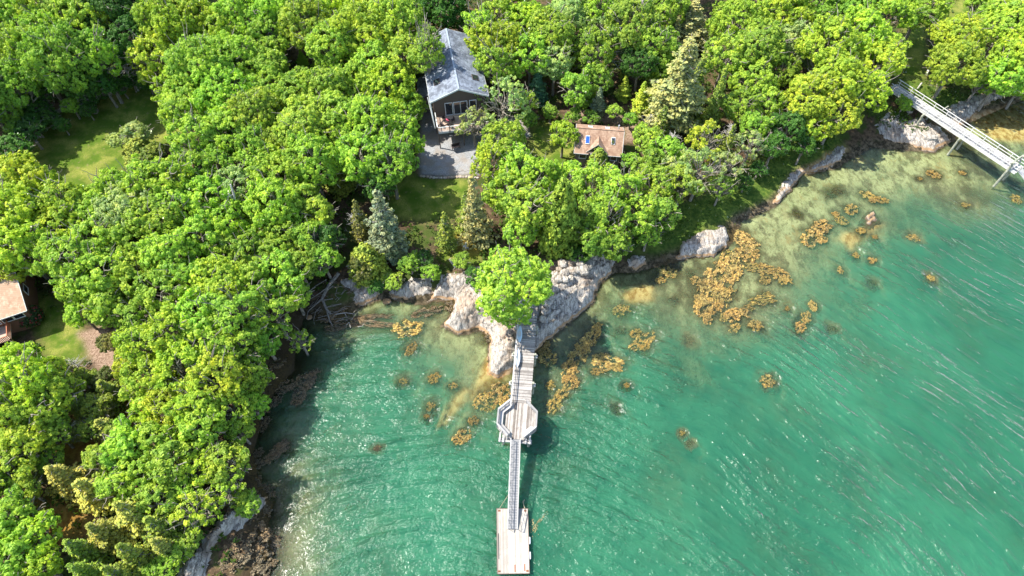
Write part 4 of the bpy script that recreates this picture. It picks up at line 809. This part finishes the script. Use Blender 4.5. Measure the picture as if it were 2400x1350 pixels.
for (x, y, a, b, an, l) in ((1252,1240,.5,1.2,8,'tan weed mass hanging on the right side of the floating dock'), (1266,1222,1.5,.28,50,'sunken weedy spar drifting right of the floating dock')):
    o = link('seaweed_clump', WM[2], None, None, at(x, y, -.02)); o.scale = (a, b, .35); o.rotation_euler[2] = R_(an); o.color = (.33, .26, .12, 1); tag(o, l, 'seaweed', 'clumps of rockweed at the waterline')

# ---------------------------------------------------------------- white railed pier at right
ZP = 4.0
p0 = at(2093, 203, ZP); p1 = at(2383, 394, ZP); d = p1-p0; ang2 = math.atan2(d[1], d[0]); F3 = FR((p0[0], p0[1], 0), ang2); L2 = np.linalg.norm(d); W2 = 1.9
rp = empty('railed_pier', (p0[0], p0[1], 0), 'white railed narrow pier crossing the smooth grey ledge at upper right', 'pier')
M_WP = boards('pale_pier_planks', (.22, .215, .21), (.48, .47, .45)); M_WR = simple('pale_pier_rail', (.52, .51, .48), .7, .12)
mb = MB(); x = 0
while x < L2+.5: w = .14*rs.uniform(.9, 1.1); mb.box(x, x+w, -W2/2+.02, W2/2-.02, ZP-.05, ZP+rs.uniform(0, .006), F3, rs.rand()); x += w+.035
mb.build('deck', M_WP, rp)
m = MB()
for y in (-W2/2, 0, W2/2): m.box(-.2, L2+.5, y-.07, y+.07, ZP-.42, ZP-.06, F3)
m.build('stringers', M_WR, rp)
for s_ in (-1, 1):
    y = s_*(W2/2+.05); m = MB(); m.box(0, L2+.6, y-.07, y+.07, ZP+1.05, ZP+1.1, F3); m.build('handrail', M_WR, rp)
    m = MB(); m.box(0, L2+.6, y-.025, y+.025, ZP+.5, ZP+.6, F3); m.box(0, L2+.6, y-.05, y+.05, ZP+.0, ZP+.1, F3); m.build('mid_rail', M_WR, rp)
    n = int(L2/2.4)
    for i in range(n+1): x = .4+i*2.4; MB().box(x-.05, x+.05, y-.05, y+.05, ZP-.3, ZP+1.04, F3).build('rail_post', M_WR, rp)
for x_, hi in ((7.5, 0), (14.6, 0), (L2-.6, 1.6)):
    for s_ in (-1, 1):
        p = F3.p(x_, s_*(W2/2+.3), 0); MB().tube([p-[0, 0, 1.5], p+[0, 0, ZP-.3+hi*1.1]], [.2, .17], 10).build('piling', M_PILE, rp)
    MB().box(x_-.12, x_+.12, -W2/2-.6, W2/2+.6, ZP-.72, ZP-.44, F3).build('cross_beam', M_PILE, rp)
m = MB(); m.box(L2-.9, L2-.7, -W2/2-.7, W2/2+.7, ZP+1.14, ZP+1.4, F3); m.build('gallows_beam', M_PILE, rp)
p = F3.p(8.9, W2/2+.1, 0); m = MB(); q = F3.p(8.9, W2/2+1.9, 0); m.beam(p+[0, 0, ZP+.4], q+[0, 0, ZP+.55], .16, .16); m.build('side_brace', M_PILE, rp)
gg = empty('gangway', F3.p(L2+4, 0, .5), 'pale gangway going down from the outer end of the white railed pier', 'gangway')
q0, q1 = F3.p(L2+.6, 0, ZP+.02), F3.p(L2+9, 0, .6); MB().beam(q0, q1, 1.0, .06).build('walkway', M_ALU, gg)
for s_ in (-1, 1):
    o_ = F3.d((0, s_*.5, 0)); m = MB(); m.beam(q0+o_+[0, 0, .9], q1+o_+[0, 0, .9], .06, .06); m.beam(q0+o_, q1+o_, .06, .12)
    for i in range(7): a_ = q0+(q1-q0)*i/6+o_; m.beam(a_, a_+[0, 0, .9], .05, .05)
    m.build('truss_rail', M_ALU, gg)
# ---------------------------------------------------------------- houses
def window(par, F, y, x0, x1, z0, z1, s_=-1, panes=1, axis='y', fm=None):
    t = .09; m = MB(); fm = fm or M_FRAME
    def bx(a0, a1, b0, b1, c0, c1): 
        if axis == 'y': m.box(a0, a1, min(b0, b1), max(b0, b1), c0, c1, F)
        else: m.box(min(b0, b1), max(b0, b1), a0, a1, c0, c1, F)
    bx(x0-t, x1+t, y, y+s_*.07, z1, z1+t); bx(x0-t, x1+t, y, y+s_*.09, z0-t, z0); bx(x0-t, x0, y, y+s_*.07, z0, z1); bx(x1, x1+t, y, y+s_*.07, z0, z1)
    for i in range(1, panes): xm = x0+(x1-x0)*i/panes; bx(xm-.04, xm+.04, y, y+s_*.06, z0, z1)
    w = m.build('window', fm, par); m = MB()
    if axis == 'y': m.box(x0, x1, min(y, y+s_*.03), max(y, y+s_*.03), z0, z1, F)
    else: m.box(min(y, y+s_*.03), max(y, y+s_*.03), x0, x1, z0, z1, F)
    m.build('pane', M_GLASS, w); return w
def gable_walls(mb, F, x0, x1, y0, y1, z0, ze, zr, along='y'):
    """solid prism body; ridge along y or x"""
    if along == 'y': S = [(x0, z0), (x1, z0), (x1, ze), ((x0+x1)/2, zr), (x0, ze)]; V = [F.p(a, y0, b) for a, b in S]+[F.p(a, y1, b) for a, b in S]
    else: ym = (y0+y1)/2; S = [(y0, z0), (y1, z0), (y1, ze), (ym, zr), (y0, ze)]; V = [F.p(x0, a, b) for a, b in S]+[F.p(x1, a, b) for a, b in S]
    mb.add(V, [tuple(range(5)), tuple(range(9, 4, -1))]+[(i, 5+i, 5+(i+1) % 5, (i+1) % 5) for i in range(5)], .5)
def skylight(par, P, mat, up, fm=None):
    q = [np.asarray(p, float) for p in P]; n = np.cross(q[1]-q[0], q[2]-q[0]); n /= np.linalg.norm(n); n = n*np.sign(n[2]); c = sum(q)/4
    f = MB(); f.slab([p+n*.12 for p in q], .16); fo_ = f.build('skylight', fm or M_FRAME, par); MB().slab([c+(p-c)*.86+n*.135 for p in q], .012).build('pane', mat, fo_)
# grey roofed house (ridge runs away from the camera)
ZR = 12.6
rn = at(1075, 208, ZR); rf = at(1045.5, 67, ZR); dv = rf-rn; LH = np.linalg.norm(dv); an = math.atan2(dv[1], dv[0])-math.pi/2; FH = FR((rn[0], rn[1], 0), an)
gh = gz(rn[0], rn[1]+8); ZE = ZR-2.0; HW = 4.7
house = empty('grey_roofed_house', (rn[0], rn[1], gh), 'dark sided house with long mottled grey shingle roof and front deck', 'house')
m = MB(); gable_walls(m, FH, -HW+.5, HW-.5, 1.1, LH-.4, gh-1, ZE+.02, ZR-.22); m.build('wall', M_DARKW, house)
M_GR = roof_mat('grey_shingles', (.15, .165, .19), (.34, .37, .42), (.10, .11, .125), .3, -an)
M_GR = roof_mat('grey_shingles', (.09, .105, .125), (.25, .28, .33), (.07, .078, .095), .32, 0)
roof = MB()
for s_ in (-1, 1): roof.slab([FH.p(0, 0, ZR), FH.p(0, LH, ZR), FH.p(s_*HW, LH, ZE), FH.p(s_*HW, 0, ZE)], .14)
roof = roof.build('roof', M_GR, house)
m = MB(); m.box(-.14, .14, -.02, LH+.02, ZR-.02, ZR+.05, FH); m.build('ridge_cap', simple('ridge_cap_grey', (.26, .3, .34)), roof)
m = MB()
for s_ in (-1, 1):
    m.beam(FH.p(0, -.04, ZR-.1), FH.p(s_*HW, -.04, ZE-.1), .07, .26); m.beam(FH.p(0, LH+.04, ZR-.08), FH.p(s_*HW, LH+.04, ZE-.08), .05, .16); m.beam(FH.p(s_*(HW+.03), 0, ZE-.1), FH.p(s_*(HW+.03), LH, ZE-.1), .05, .14)
m.build('fascia', M_TRIM, house)
def rp_(x, y, o=.0): return FH.p(x, y, ZR-abs(x)*(ZR-ZE)/HW+o)
for s_ in (-1, 1): skylight(roof, [rp_(s_*2.6, 3.2), rp_(s_*3.6, 3.2), rp_(s_*3.6, 4.5), rp_(s_*2.6, 4.5)], M_GLASS, 1, M_DARKW)
zf = gh+3.0                                          # deck level (upper floor)
for x0, x1 in ((-2.3, -1.2), (-.9, .1), (.2, 1.2), (1.7, 2.7)): window(house, FH, 1.1, x0, x1, zf+.15, zf+2.5, -1)
window(house, FH, -HW+.5, 9, 10, zf+.6, zf+1.6, -1, 1, 'x')
dk = MB(); y = -2.6
while y < 1.05: dk.box(-HW+.7, HW-.3, y, y+.135, zf-.05, zf, FH); y += .15
dk.build('deck', M_DECKB, house)
m = MB(); m.box(-HW+.65, HW-.25, -2.72, -2.62, zf-.3, zf+.02, FH); m.box(-HW+.55, -HW+.65, -2.72, 1.0, zf-.3, zf+.02, FH); m.build('deck_rim', M_TRIM, house)
m = MB(); z1 = zf+1.0
m.box(-HW+.6, HW-.3, -2.72, -2.6, z1-.05, z1, FH); m.box(-HW+.55, -HW+.67, -2.6, 1.0, z1-.05, z1, FH); m.box(-HW+.6, HW-.3, -2.69, -2.63, zf+.12, zf+.18, FH)
x = -HW+.7
while x < HW-.3: m.box(x-.025, x+.025, -2.68, -2.64, zf+.18, z1-.06, FH); x += .2
y = -2.5
while y < 1: m.box(-HW+.59, -HW+.63, y-.025, y+.025, zf+.02, z1-.06, FH); y += .2
m.build('railing', M_TRIM, house)
for x in (-4.1, -2.2, -.3, 1.6, 3.5, 4.4): MB().box(x-.07, x+.07, -2.76, -2.58, zf-.28, z1+.06, FH).build('rail_post', M_DARKW, house)
for x in (-HW+.7, 0, HW-.5): MB().box(x-.09, x+.09, -2.6, -2.42, gh-1, zf-.06, FH).build('deck_post', M_DARKW, house)
m = MB(); m.beam(FH.p(-HW+.02, .1, ZE-.1), FH.p(-HW+.25, -1.7, zf+.1), .1, .22); m.beam(FH.p(-HW-.25, 1.6, ZE-.2), FH.p(-HW+.25, -1.7, zf+.1), .1, .2); m.build('corner_brace', M_TRIM, house)
m = MB(); m.box(-HW-1.4, -HW+.5, 6, 11, gh-1, gh+3.0, FH); an_ = m.build('side_annex', M_SHINGLEW, house)
MB().slab([FH.p(-HW-1.6, 5.8, gh+3.0), FH.p(-HW+.5, 5.8, gh+4.0), FH.p(-HW+.5, 11.2, gh+4.0), FH.p(-HW-1.6, 11.2, gh+3.0)], .1).build('annex_roof', M_GR, house)
def patio_table(F, x, y, z, label, n=4, flower=True):
    c = F.p(x, y, z); t = empty('patio_table', c, label, 'table'); m = MB(); m.poly([(c[0]+.55*math.cos(a), c[1]+.55*math.sin(a)) for a in np.linspace(0, 6.283, 16, False)], z+.7, z+.74); m.build('table_top', M_BLACK, t)
    m = MB(); m.tube([c, c+[0, 0, .7]], .05); m.tube([c-[.3, 0, -.02], c+[.3, 0, .02]], .03); m.tube([c-[0, .3, -.02], c+[0, .3, .02]], .03); m.build('pedestal', M_BLACK, t)
    if flower:
        pp = empty('flower_pot', c+[0, 0, .74], 'pot of pink flowers on the deck table', 'flower pot'); m = MB(); m.tube([c+[0, 0, .745], c+[0, 0, .9]], [.09, .13], 10); m.build('pot', M_REDW, pp)
        V, Fq, v = tufts(c[None]+rs.randn(16, 3)*[.13, .13, .05]+[0, 0, 1.0], np.tile([[0, 0, 1.]], (16, 1)), .1, 7, .05); link('blossoms', mesh_np('blossoms', V-c-[0, 0, .74], Fq, v), M_PINK, pp)
    for i in range(n):
        a = .6+i*2*math.pi/n; q = c+np.array([math.cos(a), math.sin(a), 0])*1.0; G = FR((q[0], q[1], 0), a+math.pi/2)
        ch = empty('patio_chair', q, f"dark patio chair at the {'far right' if i==0 else 'far left' if i==1 else 'near left' if i==2 else 'near right'} side of the deck table", 'chair', 'chairs round the deck table')
        MB().box(-.25, .25, -.25, .25, z+.4, z+.45, G).build('seat', M_BLACK, ch); MB().box(-.25, .25, -.28, -.24, z+.45, z+.95, G).build('backrest', M_BLACK, ch)
        for u in (-.22, .22):
            for w in (-.22, .22): MB().box(u-.02, u+.02, w-.02, w+.02, z, z+.4, G).build('leg', M_BLACK, ch)
patio_table(FH, -2.35, -1.0, zf, 'dark round table on the front deck of the grey roofed house')
c = FH.p(-1.5, -3.6, gh); bb = empty('garden_bench', c, 'dark bench on the gravel just under the front deck', 'bench'); G = FR((c[0], c[1], 0), .35)
MB().box(-.7, .7, -.22, .22, gh+.42, gh+.47, G).build('seat', M_BLACK, bb); MB().box(-.7, .7, .2, .25, gh+.5, gh+.9, G).build('backrest', M_BLACK, bb)
for u in (-.62, .62): MB().box(u-.04, u+.04, -.2, .2, gh, gh+.42, G).build('leg', M_BLACK, bb)
# cottage
ZC = 8.6
l0 = at(1351, 298, ZC); l1 = at(1463, 306.5, ZC); dv = l1-l0; LC_ = np.linalg.norm(dv); an = math.atan2(dv[1], dv[0]); mid = (l0+l1)/2; FC = FR((mid[0], mid[1], 0), an)
gc = gz(mid[0], mid[1]); ru, dr = 3.4, 2.3; ze = ZC-dr; hl = LC_/2
cot = empty('brown_roofed_cottage', (mid[0], mid[1], gc), 'small shingled cottage with brown roof, blue skylight and pointed dormer', 'cottage')
m = MB(); gable_walls(m, FC, -hl+.25, hl-.25, -ru+.45, ru-.45, gc-1, ze+.12, ZC-.2, 'x'); m.build('wall', M_SHINGLEW, cot)
M_BR = roof_mat('brown_shingles', (.21, .125, .08), (.43, .30, .21), (.25, .15, .10), .28, 0)
m = MB()
for s_ in (-1, 1): m.slab([FC.p(-hl, 0, ZC), FC.p(hl, 0, ZC), FC.p(hl, s_*ru, ze), FC.p(-hl, s_*ru, ze)], .13)
croof = m.build('roof', M_BR, cot)
m = MB(); m.box(-hl, hl, -.14, .14, ZC-.03, ZC+.04, FC); m.build('ridge_cap', M_BR, croof)
m = MB(); m.beam(FC.p(-hl, -ru-.03, ze-.07), FC.p(hl, -ru-.03, ze-.07), .05, .14)
for s_ in (-1, 1):
    for t in (-1, 1): m.beam(FC.p(s_*(hl+.03), 0, ZC-.08), FC.p(s_*(hl+.03), t*ru, ze-.08), .05, .15)
m.build('fascia', M_TRIM, cot)
cr = lambda x, y, o=0: FC.p(x, y, ZC-abs(y)*dr/ru+o)
skylight(croof, [cr(-2.15, -1.0), cr(-1.5, -1.0), cr(-1.5, -2.1), cr(-2.15, -2.1)], M_SKYL, 1)
skylight(croof, [cr(1.9, -1.0), cr(2.5, -1.0), cr(2.5, -1.9), cr(1.9, -1.9)], M_GLASS, 1)
for x in (-1.5, 1.2): skylight(croof, [cr(x-.35, .9), cr(x+.35, .9), cr(x+.35, 1.9), cr(x-.35, 1.9)], M_SKYP, 1)
MB().tube([FC.p(2.9, .6, ZC-.5), FC.p(2.9, .6, ZC+.5)], .12, 10).build('vent_pipe', M_FLASH, croof)
dx_, zt = -.1, ZC-.75                                 # dormer
apex = FC.p(dx_, -ru-.15, zt-.1); back = FC.p(dx_, -.75*ru/dr, zt+.15); wl0, wr0 = FC.p(dx_-1.75, -ru-.15, ze+.12), FC.p(dx_+1.75, -ru-.15, ze+.12); bl, brr = cr(dx_-1.75, -ru+.25, .06), cr(dx_+1.75, -ru+.25, .06)
back = cr(dx_, -.95, .08); apex = FC.p(dx_, -2.95, ZC-.5); wl0, wr0 = FC.p(dx_-1.8, -3.25, ZC-2.0), FC.p(dx_+1.6, -3.25, ZC-2.0)
m = MB(); m.slab([apex, back, wl0], .1); m.slab([apex, back, wr0], .1); m.build('dormer_roof', M_BR, cot)
m = MB(); m.add([FC.p(dx_-1.45, -3.0, ZC-2.3), FC.p(dx_+1.35, -3.0, ZC-2.3), FC.p(dx_, -2.8, ZC-.75), FC.p(dx_-1.45, -1.5, ZC-2.3), FC.p(dx_+1.35, -1.5, ZC-2.3), FC.p(dx_, -1.5, ZC-.75)], [(0, 1, 2), (5, 4, 3), (0, 3, 4, 1), (1, 4, 5, 2), (2, 5, 3, 0)], .5)
m.box(dx_-1.4, dx_+1.3, -ru-.1, -3.0, gc-1, ze+.32, FC); m.build('dormer_front', M_DARKW, cot)
m = MB(); m.beam(apex-[0, 0, .1], wl0-[0, 0, .1], .05, .14); m.beam(apex-[0, 0, .1], wr0-[0, 0, .1], .05, .14); m.build('dormer_trim', M_TRIM, cot)
window(cot, FC, -ru+.45, -2.85, -1.85, ze-1.35, ze-.35); window(cot, FC, -ru+.45, 2.1, 3.0, ze-1.35, ze-.35); window(cot, FC, -ru-.1, dx_-1.0, dx_+.9, ze-.9, ze+.15)
MB().box(dx_-.45, dx_+.45, -ru-.16, -ru-.1, gc, gc+1.6, FC).build('door', M_TRIM, cot)
m = MB(); m.box(-hl-.9, dx_-1.4, -ru-1.6, -ru+.4, gc-.6, gc+.12, FC); m.build('patio', M_CONC, cot)
c = FC.p(-hl-.95, -ru-.5, gc); wlr = tag((lambda mm: mm)(MB().beam(FC.p(-hl-.95, -ru+.5, gc+.4), FC.p(-hl-.95, -ru-1.8, gc+.4), .08, 1.0).build('garden_fence', M_BROWNW, off=c)), 'short brown fence at the left front corner of the cottage', 'fence')
# brown roofed house on the left edge
ZL = 9.3
e0 = at(62, 728, ZL-2.2); e1 = at(0, 748.5, ZL-2.2); dv = e0-e1; an = math.atan2(dv[1], dv[0]); FL = FR((e0[0], e0[1], 0), an); gl = gz(e0[0]-3, e0[1]+3)
lh = empty('brown_roofed_house', (e0[0], e0[1], gl), 'house with tan shingle roof and red brown deck at the left edge', 'house')
W3, LX = 5.2, 13; zel = ZL-2.2
m = MB(); gable_walls(m, FL, -LX+.4, -.4, .5, 2*W3-.5, gl-1, zel+.12, ZL-.2, 'x'); m.build('wall', M_BROWNW, lh)
M_TR = roof_mat('tan_shingles', (.3, .18, .11), (.52, .36, .25), (.4, .26, .17), .26, 0)
m = MB()
for y in (0, 2*W3): m.slab([FL.p(-LX, W3, ZL), FL.p(0, W3, ZL), FL.p(0, y, zel), FL.p(-LX, y, zel)], .13)
lroof = m.build('roof', M_TR, lh)
m = MB(); m.beam(FL.p(-LX, -.04, zel-.07), FL.p(0, -.04, zel-.07), .06, .15); m.beam(FL.p(.03, 0, zel-.07), FL.p(.03, W3, ZL-.07), .06, .15); m.beam(FL.p(.03, 2*W3, zel-.07), FL.p(.03, W3, ZL-.07), .06, .15); m.build('fascia', M_TRIM, lh)
lr_ = lambda x, y: FL.p(x, y, zel+y*2.2/W3)
skylight(lroof, [lr_(-4.5, 1.7), lr_(-3.0, 1.7), lr_(-3.0, 3.3), lr_(-4.5, 3.3)], M_SKYP, 1)
for x0, x1 in ((-2.0, -.9), (-3.4, -2.2), (-5.2, -3.8)): window(lh, FL, .5, x0, x1, zel-1.35, zel-.35)
window(lh, FL, -.4, 4, 5.2, zel-1.4, zel-.4, 1, 1, 'x')
m = MB(); m.box(-LX, -3.0, -2.2, .45, zel-2.0, zel-1.9, FL); m.build('deck', M_DECKB, lh)
m = MB(); z0 = zel-1.9
m.box(-LX, -3.0, -2.24, -2.14, z0+.85, z0+.92, FL); m.box(-3.08, -2.98, -2.2, .45, z0+.85, z0+.92, FL); x = -8.
while x < -3.0: m.box(x, x+.1, -2.22, -2.18, z0, z0+.84, FL); x += .2
y = -2.1
while y < .4: m.box(-3.05, -3.01, y, y+.1, z0, z0+.84, FL); y += .2
m.build('railing', M_REDW, lh)
for x in (-3.1, -6): MB().box(x-.1, x+.1, -2.2, -2.0, gl-1, z0, FL).build('deck_post', M_BROWNW, lh)
c = gpt(69, 700); p = tag(MB().box(c[0]-.35, c[0]+.35, c[1]-.12, c[1]+.12, c[2], c[2]+2.4).build('white_gate_post', M_WHITE, off=c), 'white post standing in shade behind the left house', 'post')
# flowering rhododendron next to it
c = gpt(83, 752); rh = empty('rhododendron', c, 'round rhododendron with red flowers at the corner of the left house', 'shrub', None)
dd = sphere_dirs(420, rs); dd = dd[dd[:, 2] > -.2]; Cc = dd*1.35*(1+.12*rs.randn(len(dd)))[:, None]+[0, 0, 1.0]; V, Fq, v = tufts(Cc, dd, .2, 8, .12)
o = link('foliage', mesh_np('foliage', V, Fq, v), M_LEAF, rh); o.color = (.07, .12, .05, 1)
k = rs.permutation(len(Cc))[:40]; V, Fq, v = tufts(Cc[k]*1.08, dd[k], .14, 7, .08); link('blossoms', mesh_np('blossoms', V, Fq, v), simple('red_blossom', (.35, .04, .05)), rh)
m = MB(); m.tube([(c[0], c[1], c[2]-.3), (c[0], c[1], c[2]+1)], [.1, .05]); m.build('stem', M_BARK, rh)
# partly hidden shed roof among crowns, stone edging, tipped chair, cove objects
c = gpt(650, 128); sh_ = empty('shed', c, 'small grey roofed shed mostly hidden by crowns below the top left trees', 'shed'); G = FR((c[0], c[1], 0), .6)
m = MB(); gable_walls(m, G, -1.8, 1.8, -1.8, 1.8, c[2]-.5, c[2]+2.6, c[2]+3.8); m.build('wall', M_SHINGLEW, sh_); m = MB()
for s_ in (-1, 1): m.slab([G.p(0, -2, c[2]+4), G.p(0, 2, c[2]+4), G.p(s_*2.1, 2, c[2]+2.6), G.p(s_*2.1, -2, c[2]+2.6)], .1)
m.build('roof', M_GR, sh_)
c = gpt(94, 1072); sb = empty('garden_bench', c, 'grey wooden bench glimpsed between crowns at lower left', 'bench'); G = FR((c[0], c[1], 0), -.2)
c = np.array([c[0], c[1], c[2]]); MB().box(-.8, .8, -.5, .3, c[2]+.5, c[2]+.56, G).build('seat', M_RAILW, sb); MB().box(-.8, .8, .3, .36, c[2]+.56, c[2]+1.2, G).build('backrest', M_RAILW, sb)
for u in (-.7, .7): MB().box(u-.05, u+.05, -.45, .3, c[2]-.1, c[2]+.5, G).build('leg', M_RAILW, sb)
for i in range(20):
    x = 988+i*7+rs.uniform(-1, 1); y = 413+2.5*math.sin(i*.3)+i*.3; p = gpt(x, y)
    bo = boulder(x, y, .22+.1*rs.rand(), f'small pale stone, {ORD0[i]} from the left in the row edging the gravel yard', 'row of edging stones', sq=.5)
c = gpt(1092, 583); hc = empty('garden_chair', c, 'white chair on the golden grass patch above the cove', 'chair'); G = FR((c[0], c[1], 0), .5)
MB().box(-.3, .3, -.3, .3, c[2]+.4, c[2]+.45, G).build('seat', M_WHITE, hc); MB().box(-.3, .3, .28, .33, c[2]+.45, c[2]+1, G).build('backrest', M_WHITE, hc)
for u in (-.27, .27):
    for w in (-.27, .27): MB().box(u-.03, u+.03, w-.03, w+.03, c[2], c[2]+.4, G).build('leg', M_WHITE, hc)
pts = [gpt(x, y)+[0, 0, .0] for x, y in ((72, 308), (100, 290), (125, 275), (150, 256), (180, 244), (215, 236), (250, 222))]
m = MB()
for a, b in zip(pts[:-1], pts[1:]): m.beam(a+[0, 0, .15], b+[0, 0, .15], .35, .7)
tag(m.build('garden_wall', M_CONC, off=pts[3]), 'low dark retaining wall along the far edge of the shaded lawn', 'wall')
